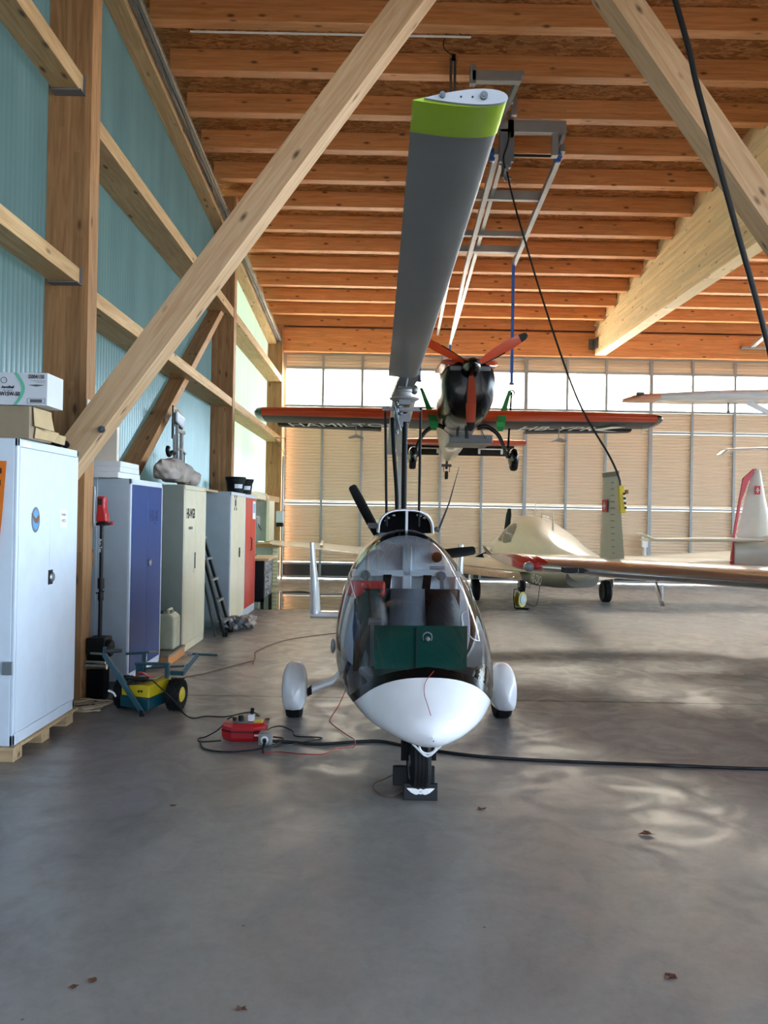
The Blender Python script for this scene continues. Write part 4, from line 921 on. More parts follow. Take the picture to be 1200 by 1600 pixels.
t.name = 'lifting_sling'; ROOT[t.name] = Matrix.Translation((2.3, 13.9, 2.9))
MB().bar((2.34, 13.95, 3.88), (2.26, 13.75, 2.85), .035, .006, up=(0, 1, 0)).build('belt', M['dark'], t)
MB().lathe([(.035, -.012), (.06, -.012), (.06, .012), (.035, .012), (.035, -.012)], (2.34, 13.93, 3.86), (0, 1, 0), 20, caps=False).build('ring', M['gshelf'], t)
for x0, z0, x1, z1, lab in ((2.30, 3.90, 1.98, 3.20, 'green lifting sling right of the black cowling'), (.69, 3.92, .86, 3.20, 'green lifting sling left of the black cowling')):
    t = thing('green_sling', lab, 'sling', (x1, 13.2, z1))
    MB().loft([[(x0-.03, 13.9, z0), (x0+.03, 13.9, z0)], [(x0+(x1-x0)*.5-.045, 13.4, (z0+z1)/2), (x0+(x1-x0)*.5+.045, 13.4, (z0+z1)/2)], [(x1-.07, 12.86, z1), (x1+.08, 12.86, z1-.01)], [(x1-.07, 12.84, z1-.08), (x1+.07, 12.84, z1-.09)], [(x1-.03, 12.95, z1-.15), (x1+.05, 12.95, z1-.15)]], closed=False, caps=False).build('webbing', M['green'], t, recalc=False)
# pendant control
t = thing('pendant_control', 'yellow push-button pendant hanging on a black cable beside the grey tail fin', 'controller', (2.81, 9, 1.66))
b = MB().prism([(2.772, 8.96, 2.0), (2.845, 8.96, 1.98), (2.875, 8.96, 1.68), (2.80, 8.96, 1.67)], (0, .07, 0)); b.build('housing', M['yellow'], t, bev=.012)
b = MB()
b.box((2.855, 8.955, 1.90), (2.89, 8.99, 1.945)); b.build('stop_button', M['leather'], t, bev=.006)
b = MB()
for i in range(4): b.cyl((2.838+.006*i, 8.965, 1.90-.055*i), (2.838+.006*i, 8.945, 1.90-.055*i), .013, n=10)
b.build('push_button', M['ink'], t)
b = MB()
for i in range(3): b.box((2.825+.006*i, 8.953, 1.865-.055*i), (2.853+.006*i, 8.958, 1.88-.055*i))
b.build('button_label', M['paper'], t)
pts = [(1.60, 10.2, 6.2), (1.70, 10.1, 5.7), (2.05, 9.9, 4.4), (2.42, 9.55, 3.1), (2.70, 9.1, 2.35), (2.79, 9.0, 2.08), (2.80, 8.995, 1.98)]
MB().tube(smooth_pts(pts, 6), .013, 8).build('cable', M['cable'], t)
pts = [(1.10, 5.0, 7.4), (1.866, 5.0, 5.002), (2.03, 5.0, 4.4), (2.28, 5.0, 3.55), (2.51, 5.0, 2.75), (2.85, 5.0, 1.4), (3.1, 5.0, .02)]
b = MB().tube(smooth_pts(pts, 6), .019, 8); b.build('supply_cable', M['cable'], label='thick black cable dropping from the roof at the right, nearest the camera', cat='cable', smooth=50)
# ================================================================== CREAM LOW-WING AIRCRAFT (faces away, turned left)
A = thing('low_wing_aircraft', 'cream low-wing aircraft with grey tail fin parked facing away on the right', 'aircraft', (3.11, 14.8, 0), R(2.5))
AB = dict(parent=A, local=True)          # local +y is forward
def rg(y, w_, zb, zt, xc=0, e=.8, n=28, p=1.0):
    zc = zb+(zt-zb)*.5; out = []
    for k in range(n):
        a = 2*math.pi*k/n; s_, c = math.sin(a), math.cos(a)
        wl = w_*(1-(1-p)*max(0, s_))
        out.append((xc+wl*math.copysign(abs(c)**e, c), y, zc+(zt-zb)/2*math.copysign(abs(s_)**e, s_)))
    return out
MB().loft([rg(-4.0, .05, .95, 1.02), rg(-3.2, .16, .72, 1.05), rg(-2.2, .32, .52, 1.18, p=.8), rg(-1.0, .48, .42, 1.42, p=.75), rg(.2, .56, .40, 1.62, p=.72), rg(1.0, .57, .42, 1.66, p=.7), rg(1.7, .55, .45, 1.50, p=.75), rg(2.2, .52, .50, 1.26), rg(2.9, .44, .58, 1.2), rg(3.35, .2, .7, 1.08)]).build('fuselage', M['cream'], smooth=60, **AB)
MB().loft([rg(-2.6, .27, .50, .80), rg(-1.6, .40, .40, .72), rg(-.6, .46, .34, .66), rg(.6, .44, .36, .6)]).build('shaded_belly', M['dkbelly'], smooth=60, **AB)  # shade beneath the fuselage put into the darker belly colour
# port side windows (paper-thin glass following the cabin side)
def side(y, z):                              # outer skin x on the port side
    for (ya, wa, zba, zta), (yb_, wb_, zbb, ztb) in zip(SK, SK[1:]):
        if y <= yb_: break
    t = (y-ya)/(yb_-ya); w_ = wa+(wb_-wa)*t; zb = zba+(zbb-zba)*t; zt = zta+(ztb-zta)*t
    s_ = min(.999, max(0, (z-(zb+zt)/2)/((zt-zb)/2)))**(1/.8); c = math.sqrt(max(0, 1-s_*s_))
    return -(w_*(1-.28*s_)*c**.8)-.006
SK = [(-2.2, .32, .52, 1.18), (-1, .48, .42, 1.42), (.2, .56, .40, 1.62), (1.0, .57, .42, 1.66), (1.7, .55, .45, 1.50), (2.2, .52, .50, 1.26)]
for pts in (((.25, 1.12), (.95, 1.10), (.98, 1.42), (.62, 1.48), (.30, 1.34)), ((1.08, 1.10), (1.62, 1.12), (1.45, 1.34), (1.12, 1.45))):
    b = MB(); c = Vector((sum(side(y, z) for y, z in pts)/len(pts), sum(p[0] for p in pts)/len(pts), sum(p[1] for p in pts)/len(pts)))
    rr = []
    for f in (1.0, .5, .02): rr.append([(side(c.y+(y-c.y)*f, c.z+(z-c.z)*f), c.y+(y-c.y)*f, c.z+(z-c.z)*f) for y, z in smooth_pts([(p[0], p[1], 0) for p in pts+(pts[0],)], 4)[:-1] for y, z in ((y, z),)] if 0 else [(side(c.y+(p.x-c.y)*f, c.z+(p.y-c.z)*f), c.y+(p.x-c.y)*f, c.z+(p.y-c.z)*f) for p in smooth_pts([(q[0], q[1], 0) for q in pts+(pts[0],)], 4)[:-1]])
    b.loft(rr, closed=True, caps=False).build('cabin_window', CABGL, smooth=60, **AB)
    wd = MB().loft([[(p[0]*.985+0.0, p[1], p[2]) for p in rr[0]]]+[[(p[0]*.9, p[1], p[2]) for p in rr[1]]], caps=False) if 0 else None
MB().wing([((.0, -3.45, .98), (.0, -4.38, .98), .10), ((0, -3.55, 2.20), (0, -4.10, 2.20), .07)], 10, (1, 0, 0)).build('tail_fin', M['fingrey'], smooth=40, **AB)
fin = MB().wing([((0, -3.86, 1.0), (0, -4.45, 1.0), .06), ((0, -3.78, 2.26), (0, -4.14, 2.26), .05)], 10, (1, 0, 0)).build('rudder', M['fingrey'], smooth=40, **AB)
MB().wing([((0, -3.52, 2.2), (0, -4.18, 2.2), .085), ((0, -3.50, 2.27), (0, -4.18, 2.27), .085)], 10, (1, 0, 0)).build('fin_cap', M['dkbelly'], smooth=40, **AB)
b = MB()
for i in range(12): b.box((-.028, -4.04-.02*(11-i)/11*4, 1.12+.09*i), (-.022, -3.93, 1.132+.09*i))
b.build('rudder_rib', M['grey'], **AB)
b = MB().box((-.058, -3.86, 1.70), (-.052, -3.66, 1.88)); f_ = b.build('tail_flag', M['swiss'], **AB)
b = MB().box((-.061, -3.775, 1.735), (-.058, -3.745, 1.845)).box((-.061, -3.815, 1.775), (-.058, -3.705, 1.805)); q = b.build('white_cross', M['paper'], **AB); q.parent = f_
for x, nm in ((-1, 'port'), (1, 'starboard')):
    MB().wing([((x*.1, -3.3, 1.02), (x*.1, -4.0, 1.02), .07), ((x*1.75, -3.45, 1.04), (x*1.75, -3.95, 1.04), .05)], 8).build('tailplane', M['cream'], smooth=40, **AB)
    s0, s1 = x*.35, x*5.15
    w_ = MB().wing([((s0, .95, .62), (s0, -.75, .60), .22), ((x*4.4, .55, .98), (x*4.4, -.35, .97), .13), ((s1, .45, 1.03), (s1, -.2, 1.02), .09), ((s1+x*.06, .3, 1.04), (s1+x*.06, -.1, 1.04), .04)], 12).build('wing', M['cream'], smooth=40, **AB)
    fl = MB().wing([((x*.6, -.70, .60), (x*.6, -1.05, .48), .05), ((x*2.9, -.55, .80), (x*2.9, -.85, .70), .04)], 8).build('flap', M['brownp'], smooth=40, **AB); fl.parent = w_
    b = MB()
    for i in range(14):
        xx = x*(.75+.155*i); z = .60+.085*(.155*i)-.02
        b.bar((xx, -.72+.01*i, z+.03), (xx, -1.0+.012*i, z-.06), .02, .012)
    q = b.build('flap_rib', M['cream'], **AB); q.parent = fl
    b = MB().wing([((s1-x*.95, .46, 1.02), (s1-x*.95, -.24, 1.01), .125), ((s1-x*.90, .46, 1.03), (s1-x*.90, -.23, 1.02), .122)], 8).build('wing_stripe', M['brownp'], smooth=40, **AB); b.parent = w_
    c = Vector((x*1.27, .0, .2))
    tyre(MB(), c, .21, .15, gro=3).build('main_wheel', M['rubber'], smooth=50, **AB)
    MB().bar(c+Vector((x*.09, 0, 0)), c+Vector((x*.05, .05, .45)), .05, .05).build('main_strut', M['frame'], **AB)
    MB().box(c+Vector((x*.10, -.12, .08)), c+Vector((x*.115, .14, .42))).build('gear_door', M['cream'], **AB)
tyre(MB(), Vector((0, 1.62, .17)), .17, .12, gro=3).build('nose_wheel', M['rubber'], smooth=50, **AB)
MB().cyl((0, 1.62, .2), (0, 1.68, .6), .03).box((-.08, 1.55, .12), (.08, 1.6, .3)).build('nose_strut', M['frame'], **AB)
pc = Vector((0, 3.42, .92))
MB().lathe([(.14, -.02), (.14, .05), (.09, .2), (.01, .3)], pc, (0, 1, 0), 20).build('spinner', M['cream'], smooth=50, **AB)
for az in (84, 204, 324):
    d = Vector((math.cos(R(az)), 0, math.sin(R(az)))); n_ = Vector((-d.z, 0, d.x))
    rr = [(pc+d*t-(n_*.8+Vector((0, .5, 0)))*cw/2, pc+d*t+(n_*.8+Vector((0, .5, 0)))*cw/2, .02) for t, cw in ((.12, .08), (.4, .15), (.75, .14), (.9, .08))]
    MB().wing(rr, 8, (0, 1, 0)).build('propeller_blade', M['black'], smooth=40, **AB)
for x, y, z, h in ((0, .6, 1.66, .28), (0, .1, 1.61, .12), (-.1, -1.1, 1.36, .34)):
    MB().prism([(x, y-.1, z-.03), (x, y+.02, z-.03), (x, y-.06, z+h), (x, y-.075, z+h)], (.012, 0, 0)).build('blade_antenna', M['cream'], **AB)
b = MB()
for y in (.1, -.15): b.lathe([(.05, 0), (.045, .02), (.01, .025)], (.05, y, 1.62+.12*y*.6), (0, 0, 1), 16)
b.build('roof_vent', M['paper'], smooth=40, **AB)
text('HB-DIO', A, (-.435, -1.35, .52), (0, -1, 0.0), (.1, 0, 1), .22, M['paper'], 'registration', sx=1.0, local=True)
MB().tube([(-.35, -.1, .42), (-.36, -.2, .30), (-.32, -.4, .28), (-.3, -.42, .36)], .006, 6).build('cable_loop', M['frame'], **AB)

# ================================================================== SILVER WING AIRCRAFT (only its left wing reaches into the picture)
V = thing('metal_wing_aircraft', 'aircraft whose long polished silver wing with red tip crosses in from the right', 'aircraft', (6.6, 5.6, 0))
def V_(b, n, m, **k): return b.build(n, m, V, **k)
wst = [((1.86, 9.0, 1.02), (1.50, 10.30, 1.10), .17), ((2.6, 8.3, 1.01), (2.55, 10.0, 1.07), .20), ((3.9, 7.3, 1.0), (4.2, 9.2, 1.03), .22), ((4.6, 7.02, .99), (5.0, 8.9, 1.01), .23), ((6.4, 6.8, .98), (6.6, 8.7, 1.0), .26)]
w_ = V_(MB().wing(wst, 18), 'wing', M['silver'], smooth=40)
q = V_(MB().wing([((1.80, 9.05, 1.02), (1.47, 10.32, 1.10), .165), ((1.97, 8.90, 1.02), (1.62, 10.25, 1.098), .180)], 14), 'tip_band', M['redpaint'], smooth=40); q.parent = w_
q = V_(MB().wing([((1.68, 9.2, 1.025), (1.43, 10.35, 1.10), .11), ((1.80, 9.06, 1.022), (1.47, 10.32, 1.10), .164)], 12), 'tip_fairing', M['redpaint'], smooth=40); q.parent = w_
q = V_(MB().ball((1.77, 9.10, 1.02), (.07, .08, .06), 12), 'navigation_light', mat('lamp_glass', '#8f9496', .12, coat=1), smooth=60); q.parent = w_
q = V_(MB().wing([((1.50, 10.1, 1.09), (1.44, 10.4, 1.10), .03), ((1.40, 10.15, 1.20), (1.38, 10.42, 1.22), .02)], 8), 'wing_tip_plate', M['silver'], smooth=40); q.parent = w_
q = V_(MB().box((2.06, 8.72, .99), (2.28, 8.55, 1.05)), 'tip_label', M['ink']); q.parent = w_
t2 = text('HB-YH', w_, (2.17, 8.60, 1.02), (.62, -.78, 0), (.0, .1, 1), .06, M['paper'], 'label_letters', sx=.8)
q = V_(MB().tube([(2.95, 8.0, .93), (2.95, 8.0, .75), (2.93, 7.9, .72)], .012, 6).bar((2.95, 8.2, .92), (2.95, 8.0, .72), .02, .06), 'pitot_mast', M['silver']); q.parent = w_
b = MB().loft([[(6.4+.55*math.cos(a)*s_, 5.0+yy, .95+.55*math.sin(a)*s_) for a in [2*math.pi*k/24 for k in range(24)]] for yy, s_ in ((-2.2, .3), (-1.2, .8), (0, 1), (2, 1), (4.2, .3))]); V_(b, 'fuselage', M['silver'], smooth=60)
for x, y in ((5.9, 7.7), (7.1, 7.7), (6.4, 3.4)):
    V_(tyre(MB(), Vector((x, y, .19)), .19, .13, gro=3), 'wheel', M['rubber'], smooth=50)
    V_(MB().cyl((x, y, .2), (x if x == 6.4 else x+(.5 if x < 6 else -.5), y, .95), .035), 'gear_strut', M['frame'])

# ================================================================== RED AND WHITE TAIL (glider) + HANGING WHITE AIRCRAFT
K = thing('white_glider', 'white aircraft tail with red rudder edge and small cross flag, far right', 'aircraft', (6.6, 9.9, 0))
def K_(b, n, m, **k): return b.build(n, m, K, **k)
fp = [(5.02, .98), (5.06, 1.30), (5.06, 1.62), (5.20, 2.22), (5.33, 2.36), (5.42, 2.34), (5.52, 1.80), (5.62, 1.36), (5.60, .90), (5.3, .90)]
K_(MB().wing([((5.75, 10.96, 1.0), (5.10, 11.04, 1.0), .09), ((5.62, 10.98, 1.45), (5.14, 11.04, 1.45), .08), ((5.50, 10.98, 1.95), (5.24, 11.03, 1.95), .06), ((5.43, 10.98, 2.34), (5.34, 11.02, 2.34), .04)], 10, (0, -1, 0)), 'tail_fin', M['cream'], smooth=40)
K_(MB().prism([(5.02, 11.0, .92), (5.10, 11.0, .90), (5.14, 11.0, 1.1), (5.10, 11.0, 1.4), (5.18, 11.0, 1.9), (5.28, 11.0, 2.18), (5.40, 11.0, 2.36), (5.34, 11.0, 2.36), (5.19, 11.0, 2.22), (5.12, 11.0, 1.8), (5.06, 11.0, 1.4), (5.04, 11.0, 1.15)], (0, .03, 0)), 'rudder', M['redpaint'], bev=.008)
f_ = K_(MB().box((5.33, 10.935, 1.99), (5.41, 10.94, 2.11)), 'tail_flag', M['swiss'])
q = K_(MB().box((5.362, 10.931, 2.015), (5.378, 10.934, 2.085)).box((5.345, 10.931, 2.042), (5.395, 10.934, 2.058)), 'white_cross', M['paper']); q.parent = f_
b = MB().loft([[(x, y+hw*math.cos(a), z+hz*math.sin(a)) for a in [2*math.pi*k/20 for k in range(20)]] for x, y, z, hw, hz in ((5.08, 11.0, 1.12, .03, .17), (5.5, 10.9, 1.16, .12, .24), (6.4, 10.3, 1.12, .26, .36), (7.6, 9.4, 1.1, .42, .5), (8.8, 8.5, 1.1, .4, .48), (9.8, 7.8, 1.0, .12, .2))])
K_(b, 'fuselage', M['cream'], smooth=60)
b = MB().loft([[(x, y+hw*math.cos(a), z+hz*math.sin(a)) for a in [2*math.pi*k/16 for k in range(16)]] for x, y, z, hw, hz in ((5.04, 11.0, .965, .03, .03), (5.5, 10.88, .94, .11, .03), (6.4, 10.28, .80, .2, .05))])
K_(b, 'keel_stripe', M['redpaint'], smooth=60)
K_(MB().wing([((3.82, 10.9, 1.31), (3.78, 11.2, 1.31), .05), ((4.3, 10.75, 1.32), (4.3, 11.25, 1.32), .06), ((5.35, 10.65, 1.34), (5.35, 11.35, 1.34), .07)], 8), 'tailplane', M['cream'], smooth=40)
K_(MB().wing([((3.92, 10.85, 1.31), (3.9, 11.2, 1.31), .04), ((3.76, 10.95, 1.40), (3.72, 11.2, 1.41), .02)], 8), 'tailplane_tip', M['cream'], smooth=40)
text('HB-2', K, (5.66, 10.60, 1.22), (.85, -.5, 0), (0, 0, 1), .22, M['redpaint'], 'registration', align='CENTER', sx=.8)
for x, y in ((7.6, 9.9), (7.9, 8.9), (6.1, 10.5)):
    K_(tyre(MB(), Vector((x, y, .16)), .16, .11, axis=(-.6, .8, 0) if 0 else (1, 0, 0), gro=3), 'wheel', M['rubber'], smooth=50)
    K_(MB().cyl((x, y, .2), (x, y, .85), .03), 'gear_strut', M['frame'])
J = thing('hanging_white_aircraft', 'white wing with painted peach reflection on its tip hanging under the roof at the upper right edge', 'aircraft', (7.5, 12, 3.2))
def J_(b, n, m, **k): return b.build(n, m, J, **k)
w_ = J_(MB().wing([((3.84, 12.25, 3.50), (3.84, 12.5, 3.51), .04), ((4.05, 12.0, 3.53), (4.05, 12.8, 3.55), .10), ((5.2, 11.9, 3.57), (5.2, 13.1, 3.58), .17), ((10, 11.8, 3.7), (10, 13.3, 3.72), .24)], 14), 'wing', M['white'], smooth=40)
q = J_(MB().wing([((3.835, 12.245, 3.50), (3.835, 12.505, 3.51), .045), ((4.05, 11.995, 3.53), (4.05, 12.805, 3.55), .106), ((4.35, 11.97, 3.538), (4.35, 12.88, 3.555), .12)], 12), 'tip_reflection', mat('peach_reflection', '#e8a382', .35, coat=.4), smooth=40); q.parent = w_  # warm timber reflection put into the wing tip colour
q = J_(MB().box((3.98, 12.0, 3.545), (4.10, 12.2, 3.60)), 'tip_lamp', M['dgrey'], bev=.01); q.parent = w_
q = J_(MB().cyl((5.55, 12.3, 3.50), (5.55, 12.3, 3.36), .014).ball((5.55, 12.3, 3.36), .025, 6), 'tie_down_ring', M['steel']); q.parent = w_
J_(MB().bar((5.85, 12.3, 3.52), (6.6, 12.4, 3.2), .03, .08), 'wing_strut', M['white'])
J_(MB().loft([[(8.6+.5*s_*math.cos(a), 12.0+yy, 3.2+.55*s_*math.sin(a)+dz) for a in [2*math.pi*k/20 for k in range(20)]] for yy, s_, dz in ((-1.6, .4, 0), (-.8, .9, 0), (.6, 1, 0), (2.2, .5, 0), (3.6, .3, .1))]), 'fuselage', M['white'], smooth=60)
J_(MB().wing([((6.28, 13.9, 2.90), (6.28, 14.3, 2.90), .05), ((8.6, 13.8, 3.0), (8.6, 14.4, 3.0), .07)], 8), 'tailplane', M['white'], smooth=40)
J_(MB().wing([((6.30, 13.95, 2.90), (6.30, 14.25, 2.90), .04), ((6.20, 13.95, 2.82), (6.18, 14.2, 2.81), .02)], 6), 'tailplane_tip', M['white'], smooth=40)
for y in (12.2, 12.9): J_(MB().box((9.0, y, 3.7), (9.04, y+.005, roof_z(y)+.02)), 'hanging_strap', M['bluew'])
J_(MB().box((6.9, 12.4, 3.6), (6.94, 12.41, roof_z(12.4)+.02)), 'hanging_strap', M['bluew'])

# ================================================================== CABINETS
def cabinet(nm, lab, y0, y1, xf, xb, z0, z1, mats, base=.07, doors=2, grp=None):
    """front face looks to +x; doors split along y"""
    body, door = mats
    t = thing(nm, lab, 'cabinet', ((xf+xb)/2, (y0+y1)/2, z0), group=grp)
    MB().box((xb, y0, z0), (xf-.018, y1, z1)).build('body', body, t, bev=.006)
    b = MB()   # face frame
    fr = .028
    b.box((xf-.018, y0, z0), (xf, y0+fr, z1)).box((xf-.018, y1-fr, z0), (xf, y1, z1)).box((xf-.018, y0, z1-.05), (xf, y1, z1)).box((xf-.018, y0, z0), (xf, y1, z0+base))
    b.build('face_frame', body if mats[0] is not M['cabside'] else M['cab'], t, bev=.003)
    out = []
    n = doors; yy = [y0+fr+.003+(y1-y0-2*fr-.006)*i/n for i in range(n+1)]
    for i in range(n):
        out.append(MB().box((xf-.016, yy[i]+.002, z0+base+.004), (xf+.003, yy[i+1]-.002, z1-.053)).build('door', door, t, bev=.003))
    return t, out
C1, d1 = cabinet('steel_cabinet', 'light grey two-door steel cabinet on timber pallet, nearest at the left edge', 4.84, 5.81, -2.29, -2.72, .105, 2.045, (M['cab'], M['cab']))
def disc_handle(t, par, y, z, xf, plate=True):
    b = MB()
    if plate: b.box((xf+.003, y-.035, z-.05), (xf+.006, y+.035, z+.05))
    p = b.build('handle_plate', M['ink'], t); p.parent = par
    q = MB().lathe([(.032, 0), (.034, .008), (.028, .016), (.006, .018)], (xf+.006, y+.008, z), (1, 0, 0), 24).build('turn_handle', M['alu'], t, smooth=40); q.parent = par if 0 else par
disc_handle(C1, d1[1], 5.345, 1.13, -2.29)
# oval emblem on the near door
E_ = lambda y, z, a_, b_, dx: [(-2.2865+dx, y+a_*math.cos(2*math.pi*i/28), z+b_*math.sin(2*math.pi*i/28)) for i in range(28)]
q = MB().prism(E_(5.10, 1.53, .062, .085, 0), (.001, 0, 0)).build('oval_sticker', M['grey'], C1); q.parent = d1[0]
q2 = MB().prism(E_(5.10, 1.53, .045, .068, .001), (.001, 0, 0)).build('oval_sky', mat('sticker_blue', '#5a9ad0', .5), C1); q2.parent = d1[0]
b = MB().prism([(-2.2835, 5.03, 1.575), (-2.2835, 5.07, 1.555), (-2.2835, 5.10, 1.535), (-2.2835, 5.13, 1.56), (-2.2835, 5.145, 1.555), (-2.2835, 5.135, 1.52), (-2.2835, 5.12, 1.505), (-2.2835, 5.085, 1.51), (-2.2835, 5.05, 1.55)], (.001, 0, 0))
q = b.build('sticker_bird', mat('sticker_brown', '#7a5238', .5), C1); q.parent = d1[0]
q = MB().box((-2.287, 5.49, 1.47), (-2.2858, 5.61, 1.60)).build('door_label', M['paper'], C1); q.parent = d1[1]
text('Heiko', q, (-2.2855, 5.55, 1.565), (0, 1, 0), (0, 0, 1), .032, M['inkg'], 'label_text'); text('HESS', q, (-2.2855, 5.55, 1.52), (0, 1, 0), (0, 0, 1), .032, M['inkg'], 'label_text')
q = MB().box((-2.2895, 4.90, 2.00), (-2.288, 5.02, 2.03)).build('edge_sticker', M['paper'], C1)
MB().box((-2.36, 4.826, .555), (-2.29, 4.84, .64)).build('side_clip', M['alu'], C1, bev=.006)
# orange tape on the side face
o = thing('warning_tape', 'orange printed tape hanging down the side of the near grey cabinet', 'tape', (-2.40, 4.83, 1.0))
MB().loft([[(-2.50, 4.832, 1.9), (-2.355, 4.832, 1.9)], [(-2.50, 4.83, 1.55), (-2.372, 4.822, 1.55)], [(-2.50, 4.83, 1.2), (-2.405, 4.826, 1.2)], [(-2.50, 4.83, .97), (-2.402, 4.832, .97)]], closed=False, caps=False).build('ribbon', M['orflag'], o, recalc=False)
b = MB(); zz = 1.86
while zz > 1.0:
    xr = -2.365 - .04*min(1, (1.9-zz)/.7); b.box((xr-.045, 4.819, zz-.05), (xr-.030, 4.8205, zz)); b.box((xr-.022, 4.819, zz-.04), (xr-.012, 4.8205, zz-.005)); b.box((xr-.085, 4.819, zz-.05), (xr-.06, 4.8205, zz-.01)); zz -= .075
b.build('printed_marks', mat('tape_print', '#3a1a08', .7), o)
# pallet
p_ = thing('timber_pallet', 'rough timber pallet under the near grey cabinet', 'pallet', (-2.5, 5.3, 0))
MB().box((-2.75, 4.82, .085), (-2.27, 5.84, .104)).build('deck', W_PALE, p_)
for y0_ in (4.86, 5.27, 5.68): MB().box((-2.74, y0_, 0), (-2.29, y0_+.12, .084)).build('runner', W_PALE, p_, bev=.004)
# blue cabinet
C2, d2 = cabinet('steel_cabinet', 'grey cabinet with two dark blue doors behind the red and black sweeper', 6.92, 7.92, -2.25, -2.60, .06, 1.89, (M['cabside'], M['blue']))
MB().box((-2.60, 6.905, .06), (-2.55, 6.92, 1.89)).build('side_strip', M['cabside'], C2)
disc_handle(C2, d2[1], 7.48, 1.10, -2.25, False)
text('HB-JK', C2, (-2.2455, 7.62, 1.55), (0, 1, 0), (0, 0, 1), .15, mat('faded_letters', '#223a6e', .6), 'door_lettering', sx=.8, bold=.004)
# beige cabinet
C3, d3 = cabinet('steel_cabinet', 'beige steel cabinet lettered HB-WGB beside the jerrycan', 8.65, 9.72, -2.21, -2.60, .0, 1.905, (M['beige'], M['beige']), base=.09)
MB().box((-2.60, 8.638, .0), (-2.215, 8.65, 1.9)).build('side_panel', mat('cabinet_olive_grey', '#8d918a', .4), C3, bev=.004)
text('HB-WGB', C3, (-2.2055, 8.93, 1.575), (0, 1, 0), (0, 0, 1), .16, M['ink'], 'door_lettering', sx=.62, bold=.003)
text('079 683 43 80', C3, (-2.2055, 8.93, 1.41), (0, 1, 0), (0, 0, 1), .05, M['inkg'], 'door_number', sx=.6)
b = MB().box((-2.207, 9.14, .93), (-2.196, 9.17, 1.12)); q = b.build('handle', M['inkg'], C3, bev=.004); q.parent = d3[1]
MB().box((-2.207, 9.12, .88), (-2.2, 9.18, .93)).build('lock_plate', M['beige'], C3).parent = d3[1]
# grey and red cabinets
C4, d4 = cabinet('steel_cabinet', 'narrow grey steel cabinet with pale doors next to the stepladder', 10.62, 11.74, -2.07, -2.44, .0, 1.89, (M['cabside'], M['beige']), base=.09)
q = MB().lathe([(.001, 0), (.03, 0), (.03, .012), (.001, .014)], (-2.066, 11.27, 1.02), (1, 0, 0), 20).box((-2.066, 11.245, .95), (-2.054, 11.285, 1.09)).build('lock_handle', M['ink'], C4); q.parent = d4[1]
b = MB()
for s1_, s2_ in ((-1, 1), (1, -1)): b.bar((-2.066, 10.93-.07, 1.74-s1_*.09), (-2.066, 10.93+.07, 1.74-s2_*.09), .012, .004, up=(1, 0, 0))
for dy, dz in ((-.07, .09), (.07, .09), (-.07, -.09), (.07, -.09)): b.lathe([(.001, 0), (.022, 0), (.022, .004)], (-2.067, 10.93+dy, 1.74+dz), (1, 0, 0), 12)
b.box((-2.067, 10.88, 1.70), (-2.063, 10.98, 1.78)); b.build('crossed_emblem', M['inkg'], C4).parent = d4[0]
C5, d5 = cabinet('steel_cabinet', 'steel cabinet with bright red doors and a pinned notice', 11.75, 12.75, -2.07, -2.42, .0, 1.885, (M['cab'], M['red']), base=.12)
MB().tube([(-2.066, 12.23, 1.0), (-2.045, 12.23, 1.02), (-2.045, 12.23, 1.19), (-2.066, 12.23, 1.21)], .009, 8).build('handle', M['ink'], C5).parent = d5[1]
MB().box((-2.067, 12.40, 1.50), (-2.064, 12.66, 1.79)).build('notice', M['paper'], C5).parent = d5[1]
MB().box((-2.0640, 12.44, 1.60), (-2.0632, 12.62, 1.75)).build('notice_picture', mat('notice_blue', '#8fb0d0', .6), C5).parent = d5[1]

# things on the cabinets
t = thing('oil_carton', 'white oil carton with green arc standing on the brown box', 'box', (-2.30, 4.97, 2.256))
MB().box((-2.50, 4.86, 2.256), (-2.12, 5.10, 2.462)).build('carton', M['cartonw'], t, bev=.003)
b = MB(); F_ = 4.858
arc0 = [(-2.335+.05*math.sin(math.pi*i/12), F_-.0003, 2.258+.202*i/12) for i in range(13)]
b.loft([[a_, (a_[0]+.024, a_[1], a_[2])] for a_ in arc0], closed=False, caps=False).build('green_arc', M['mint'], t, recalc=False)
text('550041150', t, (-2.191, F_, 2.436), (1, 0, 0), (0, 0, 1), .034, M['ink'], 'carton_number', sx=.66, bold=.0009)
text('W15W-50', t, (-2.356, F_, 2.325), (1, 0, 0), (0, 0, 1), .034, M['ink'], 'carton_grade', bold=.0012, sx=.84)
text('AeroShell', t, (-2.372, F_, 2.368), (1, 0, 0), (0, 0, 1), .022, M['ink'], 'carton_name', shear=.3, bold=.001, sx=.9)
text('Piston Engine Oil', t, (-2.368, F_, 2.349), (1, 0, 0), (0, 0, 1), .009, M['inkg'], 'carton_small_print')
hx = [(-2.395+.020*math.cos(2*math.pi*i/8+.39), F_-.0005, 2.412+.019*math.sin(2*math.pi*i/8+.39)) for i in range(9)]
MB().tube(hx, .0016, 4).build('round_logo', M['ink'], t)
b = MB().box((-2.247, F_-.0005, 2.268), (-2.133, F_, 2.270)).box((-2.247, F_-.0005, 2.297), (-2.133, F_, 2.299)).box((-2.247, F_-.0005, 2.268), (-2.244, F_, 2.299)).box((-2.136, F_-.0005, 2.268), (-2.133, F_, 2.299)).box((-2.228, F_-.0005, 2.274), (-2.152, F_, 2.293)); b.build('bar_panel', M['inkg'], t)
b = MB()
for k_ in range(3): b.box((-2.20+.02*k_-.03, F_-.0004, 2.412-.007*k_), (-2.133, F_, 2.4135-.007*k_))
